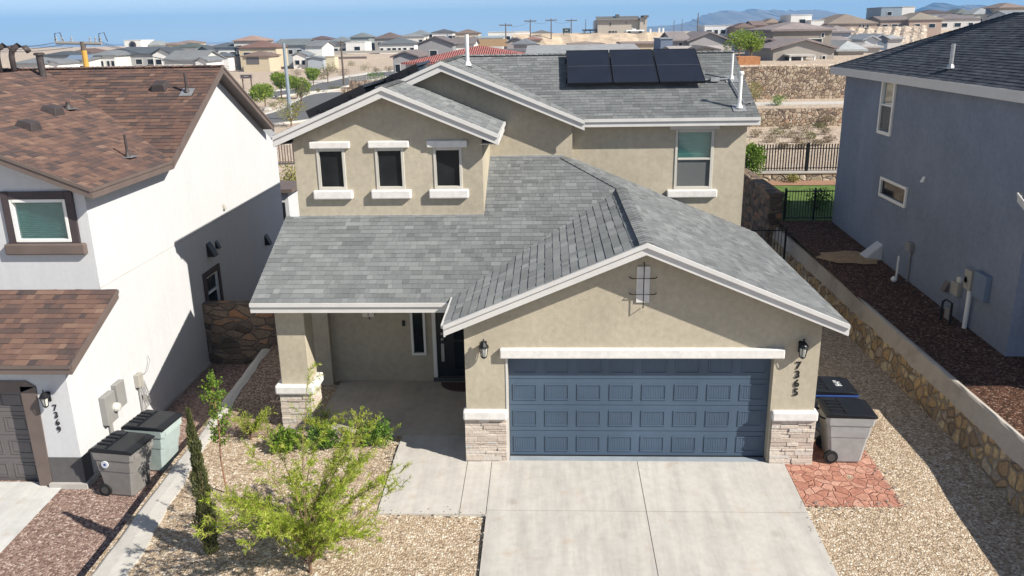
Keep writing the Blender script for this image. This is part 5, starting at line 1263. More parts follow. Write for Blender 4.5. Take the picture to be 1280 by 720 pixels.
# sign boards
def board(label, x0, x1, y0, y1, Y, mat, name='billboard', posts=2):
    a, b = onY(x0, y1, Y), onY(x1, y0, Y); t = thing(name, label, 'sign', ((a.x+b.x)/2, Y, terr(a.x, Y))); q = MB()
    q.box(a.x, b.x, Y-.08, Y+.08, a.z, b.z); q.build('sign_face', M[mat], t)
    q = MB(); q.ring(FY(Y-.08), a.x, b.x, a.z, b.z, (b.x-a.x)*.05, 0, .08); q.build('sign_frame', M['greybox'], t)
    q = MB(); q.fbox(FY(Y-.08), a.x+(b.x-a.x)*.3, a.x+(b.x-a.x)*.7, a.z+(b.z-a.z)*.45, a.z+(b.z-a.z)*.65, 0, .05); q.build('sign_panel', M['galv'], t)
    for f in (.15, .85)[:posts]:
        q = MB(); x = a.x+(b.x-a.x)*f; q.tube([V((x, Y+.15, terr(x, Y)-.5)), V((x, Y+.15, a.z+.3))], .12, 7); q.build('post', M['pole_wood'], t)
board('dark green billboard above the tan embankment among the utility poles', 703, 713, 35, 41.5, 240, 'sign_green')
board('dark brown sign board on the sandy lot left of the street trees', 300.5, 315, 93, 98.5, 130, 'sign_brown', 'lot_sign')
# rock-walled yard by the street (left middle)
def seg_wall(label, pts, h, th, mat, name='rock_wall', z0=None):
    q = MB(); pts = [V(p) for p in pts]
    for a, b in zip(pts, pts[1:]):
        d = (b-a); d.z = 0; d.normalize(); s = V((-d.y, d.x, 0))*th*.5
        c = [a-s, b-s, b+s, a+s]; za, zb_ = terr(a.x, a.y), terr(b.x, b.y)
        if z0 is not None: za = zb_ = z0
        q.solid([p+V((0, 0, z-p.z-1.5)) for p, z in zip(c, (za, zb_, zb_, za))], [p+V((0, 0, z+h-p.z)) for p, z in zip(c, (za, zb_, zb_, za))])
    return tag(q.build(name, M[mat], origin=pts[0]), label, 'wall')
p = onY(430, 120, 92); z_ = p.z
seg_wall('lower brown rock wall of the terraced yard by the street', [onY(428, 122, 92), onY(520, 122, 92)], onY(430, 109, 92).z-z_, .5, 'big_rock', z0=z_)
z2 = onY(440, 107.5, 97).z; seg_wall('upper brown rock wall of the terraced yard, carrying the tan fence', [onY(437, 108, 97), onY(530, 108, 97)], onY(440, 101, 97).z-z2, .5, 'big_rock', z0=z2)
a = onY(437, 100.5, 97); b = onY(500, 100.5, 97); iron_fence('picket_fence', 'pale tan picket fence on top of the terraced rock wall', 'fence', (a.x, 97.1, a.z), (b.x, 97.1, a.z), onY(440, 95.5, 97).z-a.z, .2, 2.4, .03, .06, mat='tanbox')
a = onY(325, 176, 44); iron_fence('picket_fence', 'rusty brown fence at the foot of the steel pole behind the white gable', 'fence', (a.x-2, 44, terr(a.x, 44)), (a.x+9, 44, terr(a.x+5, 44)), 1.7, .2, 2.4, .03, .06, mat='brown_trim')
for k, (px, py) in enumerate([(464, 98), (470, 98.5), (478, 97.5)]):
    p = onY(px, py+2, 99); bush(['dark potted plant, leftmost of three behind the tan picket fence', 'dark potted plant, middle of three behind the tan picket fence', 'dark potted plant, rightmost of three behind the tan picket fence'][k], p, .55, .9, rc, 'shrub_leaf', 220, .16)
# long embankment walls
def emb(label, x0, x1, y0, y1, Y, mat, name='block_wall', th=.5):
    a, b = onY(x0, y1, Y), onY(x1, y0, Y); q = MB(); q.box(a.x, b.x, Y, Y+th, min(a.z, b.z)-.2, max(a.z, b.z)); return tag(q.build(name, M[mat], origin=((a.x+b.x)/2, Y, a.z)), label, 'wall')
emb('long brown block wall on the rise behind the sandy lot', 402, 560, 61.5, 66.5, 243, 'tanbox')
emb('low dark retaining wall halfway down the sandy rise', 418, 458, 70.5, 73, 214, 'brown_trim')
# tan slope in front of the tan building
q = MB(); Ye = 224
a, b = onY(640, 44, Ye+14), onY(930, 40, Ye+14); a2, b2 = onY(655, 57, Ye), onY(930, 53, Ye)
n_ = 24
for k in range(n_):
    f0, f1 = k/n_, (k+1)/n_
    j = lambda f: V((0, .35*math.sin(f*40), .2*math.sin(f*55)))
    q.face([a2.lerp(b2, f0)+j(f0)-V((0, 0, 3)), a2.lerp(b2, f1)+j(f1)-V((0, 0, 3)), a.lerp(b, f1)+j(f1), a.lerp(b, f0)+j(f0)])
    q.face([a.lerp(b, f0)+j(f0), a.lerp(b, f1)+j(f1), a.lerp(b, f1)+V((0, 60, .2)), a.lerp(b, f0)+V((0, 60, .2))])
struct(q, 'embankment', M['tan_slope'], 'bare tan earth embankment below the big tan building')
q = MB(); a, b = onY(1062, 35, 232), onY(1160, 32, 236); a2, b2 = onY(1050, 47, 215), onY(1160, 46, 218)
for k in range(n_):
    f0, f1 = k/n_, (k+1)/n_
    q.face([a2.lerp(b2, f0)+j(f0)-V((0, 0, 2)), a2.lerp(b2, f1)+j(f1)-V((0, 0, 2)), a.lerp(b, f1)+j(f1), a.lerp(b, f0)+j(f0)])
    q.face([a.lerp(b, f0)+j(f0), a.lerp(b, f1)+j(f1), a.lerp(b, f1)+V((0, 60, .2)), a.lerp(b, f0)+V((0, 60, .2))])
struct(q, 'embankment', M['rocky'], 'rocky tan slope below the brown hip-roofed house at the right')
emb('light wooden board fence in front of the long white building', 594, 634, 48.5, 57.5, 205, 'wood', 'wooden_fence', .15)
emb('orange wooden fence beside the patio house, above the big rock wall', 950, 975, 78.5, 84.5, 78, 'wood_orange', 'wooden_fence', .12)
q = MB(); a = onY(921, 71, 74); q.box(a.x, a.x+2.2, 73.2, 76, a.z-3.4, a.z); tag(q.build('wooden_fence', M['wood_orange'], origin=a), 'rust coloured wooden fence corner left of the big rock wall', 'fence')
# ------------------------------------------------------------------ far houses
def house(label, xl, xr, ye, yr, yb, Y, d, roof_t, wall, roofc, wins=0, ov=.4, gx=None, wrows=1, name='house', lower=None, rects=None, porch=None, tile=None, rig=None):
    a, b, c = onY(xl, ye, Y), onY(xr, ye, Y), onY((xl+xr)/2, yr, Y + (d/2 if roof_t in ('hip', 'gs', 'shed') else 0))
    x0, x1, ze = a.x, b.x, (a.z+b.z)/2; zb = onY((xl+xr)/2, yb, Y).z; zr_ = c.z
    zt = min(zb, terr((x0+x1)/2, Y))
    t = thing(name, label, 'house' if name == 'house' else name.replace('_', ' '), ((x0+x1)/2, Y+d/2, zb)); y0, y1 = Y, Y+d
    wm = bgmat('wall', wall); rm = tile or bgmat('roof', roofc); w = MB(); r = MB(); xm = (x0+x1)/2 if gx is None else onY(gx, yr, Y).x
    zz = zt-.6
    if roof_t == 'flat':
        w.box(x0, x1, y0, y1, zz, zr_); r.box(x0-.12, x1+.12, y0-.12, y1+.12, zr_, zr_+.15)
    else:
        w.box(x0, x1, y0, y1, zz, ze)
        X0, X1, Y0, Y1 = x0-ov, x1+ov, y0-ov, y1+ov; th = .22
        up = V((0, 0, th))
        def pr(fs):
            for f_ in fs: r.solid([V(p) for p in f_], [V(p)+up for p in f_])
        if roof_t == 'hip':
            hw = min((X1-X0)/2, (Y1-Y0)/2)
            if X1-X0 >= Y1-Y0: A_, B__ = (X0+hw, (Y0+Y1)/2, zr_-th), (X1-hw, (Y0+Y1)/2, zr_-th)
            else: A_, B__ = ((X0+X1)/2, Y0+hw, zr_-th), ((X0+X1)/2, Y1-hw, zr_-th)
            if rig: m0 = V(A_).lerp(V(B__), .5); A_ = m0.lerp(V(A_), rig); B__ = m0.lerp(V(B__), rig)
            c0, c1, c2, c3 = (X0, Y0, ze), (X1, Y0, ze), (X1, Y1, ze), (X0, Y1, ze)
            if X1-X0 >= Y1-Y0: pr([[c0, c1, B__, A_], [c1, c2, B__], [c2, c3, A_, B__], [c3, c0, A_]])
            else: pr([[c0, c1, A_], [c1, c2, B__, A_], [c2, c3, B__], [c3, c0, A_, B__]])
        elif roof_t == 'gf':
            pr([[(X0, Y0, ze), (xm, Y0, zr_-th), (xm, Y1, zr_-th), (X0, Y1, ze)], [(xm, Y0, zr_-th), (X1, Y0, ze), (X1, Y1, ze), (xm, Y1, zr_-th)]])
            for y in (y0, y1): w.face([(x0, y, ze), (x1, y, ze), (xm, y, zr_-th)])
        elif roof_t == 'gs':
            ym = (Y0+Y1)/2; pr([[(X0, Y0, ze), (X1, Y0, ze), (X1, ym, zr_-th), (X0, ym, zr_-th)], [(X0, ym, zr_-th), (X1, ym, zr_-th), (X1, Y1, ze), (X0, Y1, ze)]])
            for x in (x0, x1): w.face([(x, y0, ze), (x, y1, ze), (x, ym, zr_-th)])
        elif roof_t == 'shed':
            pr([[(X0, Y0, ze), (X1, Y0, ze), (X1, Y1, zr_), (X0, Y1, zr_)]])
    w.build('wall', wm, t); r.build('roof', rm, t)
    fr = FY(y0); rr_ = list(rects or [])
    k_ = (y0-CAM.y)/1035
    def pw(wx0, wy0, wx1, wy1):
        p, q = onY(wx0, wy1, y0), onY(wx1, wy0, y0); return p.x, q.x, p.z, q.z
    R_ = [pw(*q) for q in rr_]
    if not wins and not rr_ and roof_t in ('hip', 'gf', 'gs') and x1-x0 > 4 and not any(k in label for k in ('blank', 'plain', 'patio house above', 'garage', 'peeking', 'shed')):
        wins = 1 if roof_t == 'gf' else 2 if x1-x0 < 9 else 3
    if wins:
        for rw_ in range(wrows):
            for k in range(wins):
                jx = (hash_(label)+k*37) % 10/10-.5; cx = x0+(x1-x0)*(k+.5+.3*jx)/wins; ww = min(.75, (x1-x0)/wins*.28)*(.75+.05*((hash_(label)+k*13) % 10)); hz = ze-1.6-2.9*rw_
                R_.append((cx-ww, cx+ww, hz-.5, hz+.55))
    for q0, q1, q2, q3 in R_:
        q = MB(); q.ring(fr, q0-.1, q1+.1, q2-.1, q3+.1, .1, -.05, .07); q = q.build('window', M['trim'], t)
        g = MB(); g.fbox(fr, q0, q1, q2, q3, -.03, .03); g.build('pane', M['dark_glass'], q)
    return t, (x0, x1, y0, y1, zz, ze)
GREY, DGREY, BRN, TBR, TAN, WHT, PALE, MAUVE = (.19, .2, .21), (.075, .082, .09), (.14, .095, .08), (.25, .195, .17), (.5, .42, .31), (.74, .73, .7), (.58, .57, .54), (.31, .27, .27)
def hash_(s): return sum(ord(c)*(i+1) for i, c in enumerate(s))
HS = [
 # left skyline
 ('small grey-roofed house with white gable trim at the far left, behind the gooseneck pipes', 18, 52, 80, 72, 86, 150, 9, 'hip', PALE, GREY, 0),
 ('pale house with small white-trimmed gable between the flue pipe and the power pole', 54, 72, 80, 75, 86, 152, 9, 'gf', WHT, GREY, 0),
 ('dark hip-roofed house on the skyline left of the power pole', 52, 88, 70, 64, 76, 215, 12, 'hip', (.3, .31, .32), DGREY, 0),
 ('reddish brown roofed house directly behind the crossarm pole', 90, 112, 66, 60.5, 72, 230, 11, 'hip', TAN, BRN, 0),
 ('pale one-storey house with many windows just right of the power pole', 112, 143, 70, 63, 80, 165, 10, 'hip', (.62, .62, .58), GREY, 5),
 ('grey-roofed house with a blue solar array, left of the orange post', 74, 110, 76, 71, 82, 160, 10, 'gs', PALE, GREY, 0),
 ('dark slate-roofed house on the skyline right of the power pole', 120, 168, 66, 60, 72, 240, 12, 'hip', PALE, DGREY, 2),
 ('white modern house with a round dark window on the left skyline', 155, 176, 52, 50.5, 62, 280, 10, 'flat', WHT, WHT, 0),
 ('grey hip-roofed house next to the white house with the round window', 175, 199, 57, 51, 66, 285, 12, 'hip', PALE, (.27, .29, .28), 2),
 ('tan two-storey house on the left skyline between grey and brown roofs', 198, 221, 56, 53, 66, 290, 12, 'hip', TAN, TBR, 2),
 ('house with brown roof and a small chimney on the left skyline', 219, 241, 54, 50.5, 66, 300, 12, 'hip', TAN, TBR, 1),
 ('long house with dark slate roof beside the bright white gable', 146, 196, 68, 58.5, 80, 172, 11, 'gs', (.36, .36, .36), (.10, .115, .13), 3),
 ('tall bright white gable house in front of the dark slate roof', 190.5, 212, 68, 60, 80, 168, 9, 'gf', WHT, DGREY, 2),
 ('white house with dark green hip roof behind the plain grey gable roof', 213, 246, 60, 54.5, 72, 225, 12, 'hip', WHT, (.09, .11, .10), 3),
 ('plain wide grey-roofed house just above the brown roof ridge', 206, 250, 76, 63, 84, 150, 12, 'gs', PALE, (.20, .205, .21), 0),
 ('little white gable peeking over the brown roof ridge', 244, 258, 77, 71, 84, 148, 8, 'gf', WHT, GREY, 0),
 ('dark slate gabled house between plain grey roof and the white two-storey house', 246, 262, 65, 57.5, 80, 200, 10, 'gf', (.13, .15, .17), (.08, .09, .1), 1),
 ('white two-storey house with dark slate hip roof left of the tan house', 258, 298, 60, 53, 82, 205, 11, 'hip', WHT, (.11, .125, .14), 3),
 ('white garage wing with dark slate hip roof before the white two-storey house', 259, 285, 71, 66, 83, 193, 8, 'hip', WHT, (.11, .125, .14), 0),
 ('cream two-storey house with pinkish brown hip roof, tallest on the left', 292, 326, 51.5, 44.5, 60, 205, 10, 'hip', (.66, .6, .52), (.33, .23, .19), 3),
 ('tan house body with brown hip roof under the cream upper storey', 299, 345, 60, 50.5, 81, 196, 9, 'hip', (.56, .47, .33), (.20, .12, .095), 3),
 ('tan garage wing with brown hip roof beside the dark parked car', 303, 336, 71, 63.5, 82, 186, 8, 'hip', (.54, .46, .33), (.19, .135, .11), 0),
 ('blue-grey two-storey house behind the top of the steel pole', 344, 381, 57, 48.5, 80, 205, 12, 'gs', (.33, .37, .41), (.17, .19, .195), 3),
 ('white blank-walled two-storey house right of the steel pole', 381, 402.5, 58.5, 51, 80, 205, 12, 'gs', WHT, (.19, .2, .21), 0),
 ('white gabled porch house in front of the blue-grey house', 366, 383, 70, 64, 80, 197, 7, 'gf', WHT, (.2, .22, .23), 2),
 ('brown hip-roofed house on the skyline above the white blank wall', 387, 410, 49.5, 45, 60, 285, 11, 'hip', WHT, (.13, .09, .085), 1),
 ('grey hip-roofed house on the skyline right of the brown-roofed one', 411, 437, 52, 46, 62, 280, 11, 'hip', PALE, (.18, .2, .21), 1),
 ('long low house with dark grey roof and dark windows behind the block wall', 392, 434, 56.5, 52.5, 66, 252, 10, 'hip', PALE, (.12, .115, .125), 4),
 ('white flat-roofed house above the block wall, right of the wooden pole', 432, 456, 54, 53, 66, 250, 10, 'flat', WHT, WHT, 1),
 ('grey-green two-storey hip-roofed house on the skyline above the white flat roof', 438, 461, 47, 41, 62, 270, 11, 'hip', (.26, .29, .29), (.17, .19, .19), 2),
 ('house with wide brown hip roof on the skyline left of centre', 468, 500, 48.5, 40.5, 62, 268, 12, 'hip', (.33, .31, .29), (.15, .115, .10), 2),
 ('white house with dark grey hip roof and a row of windows above the block wall', 474, 518, 55.5, 46.5, 66, 246, 12, 'hip', WHT, (.13, .14, .15), 6),
 ('pale house with low grey roof on the skyline behind the second steel pole', 496, 530, 46, 41.5, 60, 300, 11, 'hip', (.62, .6, .55), (.25, .26, .26), 3),
 ('white house with pointed grey hip roof on the skyline right of the second steel pole', 512, 536, 44, 37.5, 58, 305, 12, 'hip', WHT, (.2, .22, .23), 2),
 ('white house with dark roof on the skyline above the big grey gable', 540, 566, 41, 36.5, 56, 305, 12, 'hip', WHT, (.1, .105, .11), 3),
 ('tan house with brown roof on the skyline right of the dark-roofed white house', 569, 598, 42, 36.5, 56, 300, 12, 'hip', TAN, (.2, .15, .12), 3),
 ('grey house with broad dark-edged gable behind the red tile roof', 522, 566, 56, 45, 72, 150, 13, 'gf', (.27, .265, .275), (.16, .14, .14), 0),
 ('mauve-roofed house with white end gable right of the broad grey gable', 564, 592, 56, 46.5, 72, 156, 11, 'gs', WHT, (.19, .165, .16), 0),
 ('grey gabled house with one dark window beside the red tile roof', 491, 521, 72, 63.5, 93, 118, 12, 'gf', (.36, .34, .34), (.19, .155, .15), 0),
 ('long white flat-roofed building on the skyline behind the wooden fence', 610, 662, 41, 40, 52, 262, 10, 'flat', WHT, WHT, 5),
 ('pale low house with blue-grey roof edge behind the wooden fence', 594, 628, 48, 46, 56, 225, 8, 'shed', PALE, (.3, .35, .38), 0),
 ('dark-gabled house in front of the tan embankment, left of the grey shingle roof', 634, 654, 54, 47, 64, 170, 10, 'gf', (.34, .3, .29), (.10, .095, .10), 0),
 ('house with slate grey hip roof left of the light grey shingle roof', 642, 668, 56, 48, 66, 150, 10, 'hip', (.4, .36, .35), (.17, .18, .2), 0),
 ('reddish roofed house behind the slate hip roof, below the utility poles', 656, 676, 50, 45.5, 58, 205, 9, 'hip', TAN, (.27, .16, .14), 0),
 ('small dark-roofed house with white gable peak just above the main roof ridge', 630, 654, 66, 61, 74, 118, 9, 'gs', WHT, (.12, .125, .13), 0),
 ('house with long brown roof on the skyline behind the utility poles', 664, 690, 42, 37.5, 50, 300, 10, 'hip', TAN, (.16, .145, .13), 2),
 # centre and right
 ('one-storey house with long light grey shingle roof just behind the solar panels', 664, 796, 70, 55.5, 82, 44, 12, 'gs', (.42, .40, .36), (.30, .31, .32), 0),
 ('brown-roofed house peeking above the light grey shingle roof, left one', 712, 754, 56, 51.5, 62, 150, 10, 'hip', TAN, (.30, .24, .2), 0),
 ('house with flat brown roof line between light grey roof and blue-grey tower', 778, 828, 55, 51.5, 64, 145, 10, 'gs', TAN, (.27, .215, .19), 0),
 ('mauve-roofed house with broad grey gable right of the solar panels', 841, 861, 51.5, 39.5, 66, 118, 14, 'gs', (.36, .35, .35), (.27, .235, .23), 0),
 ('broad blue-grey gable end of the mauve-roofed house', 862, 911, 52, 39, 66, 116, 16, 'gf', (.37, .36, .365), (.27, .235, .23), 0),
 ('slate blue tower-like house block left of the mauve roof', 826, 841, 49.5, 48.8, 66, 110, 8, 'flat', (.16, .2, .28), (.3, .33, .36), 0),
 ('pale low roof with small gable in front of the broad grey gable', 842, 908, 64, 57, 72, 90, 8, 'gs', (.5, .46, .43), (.42, .38, .36), 0),
 ('small dark-edged gable in front of the broad grey gable house', 869, 896, 64, 57.5, 72, 87, 9, 'gf', (.45, .42, .40), (.13, .12, .12), 0),
 ('two-storey taupe house with mauve hip roofs above the patio house', 967, 1040, 38.5, 27.5, 62, 100, 13, 'hip', (.30, .265, .225), (.29, .245, .235), 0),
 ('taupe one-storey patio house with wide gable above the big rock wall', 967, 1043, 62, 47.5, 84, 84, 12, 'gf', (.37, .335, .30), (.29, .245, .235), 0),
 ('narrow dark-gabled wing left of the patio house', 953, 966, 53, 47, 84, 92, 9, 'gf', (.34, .3, .29), (.2, .16, .16), 1),
 ('pale bluish gabled house left of the two-storey taupe house', 937, 964, 44, 35.5, 72, 125, 13, 'gf', (.5, .54, .58), (.17, .17, .18), 2),
 ('bright white flat-roofed modern block on the skyline before the mountains', 989, 1015, 19.5, 19, 34, 240, 12, 'flat', WHT, WHT, 1),
 ('lower white block right of the bright white modern block', 1014, 1030, 26, 25.5, 36, 236, 10, 'flat', WHT, WHT, 0),
 ('long low white commercial building before the mountain foot', 881, 919, 32.5, 32, 44, 235, 12, 'flat', (.68, .7, .72), WHT, 4),
 ('brown-roofed house left of the bright white modern block, front one', 920, 944, 35, 28.5, 44, 225, 11, 'hip', (.3, .21, .16), (.17, .12, .10), 2),
 ('brown house with grey roof touching the bright white modern block', 942, 958, 32, 26, 44, 232, 11, 'gs', (.33, .22, .17), (.2, .15, .13), 1),
 ('tan-roofed house on the skyline behind the brown houses', 958, 976, 29, 23, 40, 245, 11, 'hip', TAN, (.26, .2, .16), 1),
 ('house with very wide brown hip roof on the rocky slope at right', 1036, 1096, 30, 17.5, 38, 232, 22, 'hip', (.42, .33, .26), (.26, .21, .165), 0),
 ('house with mauve hip roof right of the two-storey taupe house', 1035, 1064, 41, 31.5, 60, 125, 10, 'hip', (.5, .5, .52), (.27, .235, .23), 0),
 ('house with pale grey hip roof below the rocky slope, left of the slate roof', 1048, 1080, 64, 50, 76, 98, 12, 'hip', (.42, .38, .32), (.40, .42, .43), 1),
 ('house with brown tile roof corner between pale grey roof and slate roof', 1063, 1082, 50, 44, 60, 125, 9, 'gs', (.5, .42, .34), (.25, .19, .175), 0),
 ('pale bluish white gable house between brown tile roof and slate roof', 1081, 1097, 51, 43.5, 62, 118, 10, 'gf', (.56, .6, .64), (.36, .39, .42), 0),
 ('dark blue-grey gabled house touching the hip of the slate roof', 1093, 1110, 50, 42, 60, 128, 10, 'gf', (.13, .16, .21), (.38, .4, .43), 0),
 ('low pale roofed house right of the pale grey hip roof', 1076, 1100, 60, 53, 70, 104, 9, 'hip', (.5, .48, .44), (.4, .38, .37), 0),
 ('mauve roofed house peeking between the two-storey taupe house and the pale grey hip roof', 1040, 1060, 52, 45, 64, 112, 9, 'gs', (.6, .6, .6), (.27, .235, .23), 0),
 ('white sided house right above the pale grey hip roof', 1046, 1064, 49, 43, 60, 140, 9, 'shed', (.62, .63, .64), (.5, .5, .5), 0),
 ('pale roofed house at the foot of the rocky slope, beside the slate roof hip', 1106, 1128, 49, 43, 60, 142, 9, 'hip', (.52, .5, .48), (.36, .36, .37), 0),
 ('blue-grey two-storey box house on the right skyline', 1102, 1128, 10, 9.3, 24, 250, 12, 'flat', (.27, .32, .37), (.3, .33, .36), 1),
 ('bright white wall house attached right of the blue-grey box house', 1126, 1144, 9.5, 8.6, 22, 252, 11, 'flat', (.7, .68, .65), (.5, .5, .5), 0),
 ('long brown-roofed house below the blue-grey box house', 1101, 1140, 25.5, 20, 32, 238, 11, 'gs', (.32, .25, .21), (.22, .185, .17), 3),
 ('house with beige pyramid roof right of the long brown roof', 1137, 1178, 25, 15.5, 32, 236, 16, 'hip', (.4, .3, .24), (.28, .24, .19), 2),
 ('white house with dark brown hip roof on the right skyline', 1154, 1190, 17, 12, 26, 262, 12, 'hip', WHT, (.11, .085, .08), 2),
 ('grey-green roofed house between dark brown roof and pale roofs, right skyline', 1196, 1218, 17, 11, 26, 270, 12, 'hip', (.5, .47, .42), (.15, .16, .15), 0),
 ('pale grey roofed house above the slate roof ridge at right', 1217, 1250, 18, 10, 26, 262, 12, 'hip', (.62, .6, .52), (.33, .34, .34), 2),
 ('house with dark brown roof line just above the slate roof ridge', 1172, 1226, 24, 17.5, 30, 244, 11, 'hip', (.6, .58, .55), (.19, .165, .165), 0),
 ('tan house with flat hip roof at the top right corner', 1250, 1284, 10, 3.5, 24, 258, 13, 'hip', (.5, .4, .3), (.25, .19, .16), 2),
 ('grey-roofed house at the right edge above the slate roof', 1262, 1300, 20, 13, 28, 240, 12, 'gs', (.5, .5, .5), (.23, .25, .27), 0),
]
HT = {}
for h in HS:
    t_, bx = house(*h[:11], wins=h[11]); HT[h[0][:30]] = (t_, bx)
def add_rects(t, Y, rects, mat='dark_glass', frame='trim', nm='window', proud=.07):
    for q in rects:
        a, b = onY(q[0], q[3], Y), onY(q[2], q[1], Y); fr = FY(Y)
        m_ = MB(); m_.ring(fr, a.x-.08, b.x+.08, a.z-.08, b.z+.08, .08, -.05, proud); m_ = m_.build(nm, M[frame], t); g = MB(); g.fbox(fr, a.x, b.x, a.z, b.z, -.03, .03); g.build('pane', M[mat], m_)
def find(s):
    for h in HS:
        if h[0].startswith(s): return HT[h[0][:30]][0]
add_rects(find('grey gabled house with one'), 118, [(494.5, 80.5, 500, 90)])
add_rects(find('taupe one-storey patio'), 84, [(1027.5, 70, 1031.5, 74)])
add_rects(find('two-storey taupe'), 100, [(1026.5, 41.5, 1030, 46.5)])
add_rects(find('house with very wide brown'), 232, [(1073.5, 31, 1076, 34), (1078, 31, 1080.5, 34), (1083, 31, 1086, 34)])
add_rects(find('mauve-roofed house with broad'), 118, [(848.5, 53.5, 852.5, 57)])
add_rects(find('tan garage wing'), 186, [(309, 72, 323, 80)], 'door_brown', 'brown_trim', 'garage_door')
add_rects(find('white two-storey house with dark'), 205, [(289, 68.5, 297, 80)], 'greybox', 'trim', 'garage_door')
# patio cover of the patio house
t = find('taupe one-storey patio'); a, b = onY(987, 69, 81.5), onY(1020, 68, 81.5)
q = MB(); q.solid([V((a.x, 81.5, a.z-.15)), V((b.x, 81.5, a.z-.15)), V((b.x, 84.2, a.z-.1)), V((a.x, 84.2, a.z-.1))], [V((a.x, 81.5, a.z+.0)), V((b.x, 81.5, a.z+.0)), V((b.x, 84.2, a.z+.05)), V((a.x, 84.2, a.z+.05))]); q.build('patio_roof', M['curb'], t)
for px in (988, 1003, 1018.5):
    x = onY(px, 69, 81.7).x; q = MB(); q.box(x-.09, x+.09, 81.62, 81.8, a.z-3, a.z-.1); q.build('patio_post', M['white_vinyl'], t)
add_rects(t, 84, [(981, 72, 986.5, 81), (1000, 73, 1006, 81)], 'dark_glass', 'brown_trim', 'patio_door')
# round window, solar array
t = find('white modern house'); c = onY(166, 56, 280); q = MB(); q.lathe(c+V((0, -.1, 0)), [(1.2, -.1), (1.2, .1)], 20, 'Y'); q = q.build('round_window', M['plum_trim'], t); g = MB(); g.lathe(c+V((0, -.25, 0)), [(.6, -.05), (.6, .05)], 16, 'Y'); g.build('pane', M['dark_glass'], q)
a, b = onY(82, 76, 160.3), onY(110, 72.5, 160.3); q = MB(); q.solid([V((a.x, 160.2, a.z)), V((b.x, 160.2, a.z)), V((b.x, 162.4, b.z+.35)), V((a.x, 162.4, b.z+.35))], [V((a.x, 160.1, a.z+.25)), V((b.x, 160.1, a.z+.25)), V((b.x, 162.3, b.z+.6)), V((a.x, 162.3, b.z+.6))])
q.build('solar_array', M['bluebox'], find('grey-roofed house with a blue'))
# red tile roof house
t, bx = house('house with red barrel tile hip roof behind the dormer ridge', 507, 680, 79, 57, 98, 93, 17, 'hip', (.42, .4, .42), (.3, .1, .1), tile=M['red_tile'], ov=.5, rig=1.0)
# sheds
house('grey shed with gabled roof beside the white two-storey house', 384, 404, 73.5, 70, 82.5, 196, 4, 'gf', (.36, .4, .44), (.25, .28, .3), name='shed'); house('tan flat-topped shed right of the grey shed', 404.5, 418, 71.5, 71, 81.5, 198, 4, 'flat', (.56, .5, .36), (.5, .46, .35), name='shed')
# big tan building with tower, porch
t = thing('building', 'big plain tan building with tower and sloped grey roof above the embankment', 'building', onY(775, 41, 262)); Yb = 262
def X(px): return onY(px, 40, Yb).x
def Z(py): return onY(775, py, Yb).z
wm = bgmat('wall', (.43, .39, .335)); rm = bgmat('roof', (.14, .132, .125))
q = MB(); q.box(X(747), X(800), Yb, Yb+22, Z(45), Z(24)); q.build('wall', wm, t)
q = MB(); q.solid([V((X(745.5), Yb-.8, Z(25.6))), V((X(799.7), Yb-.8, Z(25.6))), V((X(799.7), Yb+6, Z(20.5))), V((X(745.5), Yb+6, Z(20.5)))], [V((X(745.5), Yb-.8, Z(24.8))), V((X(799.7), Yb-.8, Z(24.8))), V((X(799.7), Yb+6, Z(19.9))), V((X(745.5), Yb+6, Z(19.9)))]); q.build('roof', rm, t)
q = MB(); q.box(X(799), X(808), Yb-1, Yb+6, Z(45), Z(22.5)); q = q.build('tower', wm, t); g = MB(); g.box(X(803), X(809.5), Yb-1.8, Yb+6.8, Z(22.5), Z(19.7)); g.build('tower_cap', rm, q)
q = MB(); q.box(X(770.5), X(774.8), Yb+3, Yb+6, Z(22), Z(17.6)); q.build('chimney', rm, t)
q = MB(); q.box(X(729), X(747), Yb+2, Yb+8, Z(38), Z(36)); q.box(X(730), X(731), Yb+2, Yb+3, Z(45), Z(38)); q.box(X(738), X(739), Yb+2, Yb+3, Z(45), Z(38)); q.build('porch', rm, t)
add_rects(t, Yb, [(762, 28.5, 763.8, 32), (782, 27, 783, 29.5), (761, 38.8, 764, 41), (765, 38.8, 768, 41), (769, 38.8, 771, 41)], frame='tanbox')
add_rects(t, Yb-1, [(805, 26, 806, 30)], frame='tanbox')
# motor home, pylons, dark car
Yv = 246; a, b = onY(782, 42.5, Yv), onY(805.5, 37.2, Yv); t = thing('motor_home', 'white motor home parked in front of the big tan building', 'motor home', ((a.x+b.x)/2, Yv, a.z))
q = MB(); q.box(a.x, b.x, Yv, Yv+2.5, a.z+.5, b.z); q.build('body', M['white_vinyl'], t, bevel=.2); q = MB(); q.box(a.x+.6, b.x-.8, Yv-.02, Yv+2.52, b.z-1.0, b.z-.35); q.build('window', M['dark_glass'], t); q = MB(); q.box(a.x-.2, b.x, Yv-.03, Yv+2.5, a.z+.35, a.z+.7); q.build('skirt', M['greybox'], t)
for f in (.2, .8):
    q = MB(); q.lathe(V((a.x+(b.x-a.x)*f, Yv, a.z+.4)), [(.45, -.1), (.45, .3)], 12, 'Y'); q.build('wheel', M['rubber'], t)
q = MB(); q.box(b.x-3.5, b.x-2.4, Yv+.8, Yv+1.6, b.z, b.z+.35); q.build('roof_unit', M['white_vinyl'], t)
Yv = 250
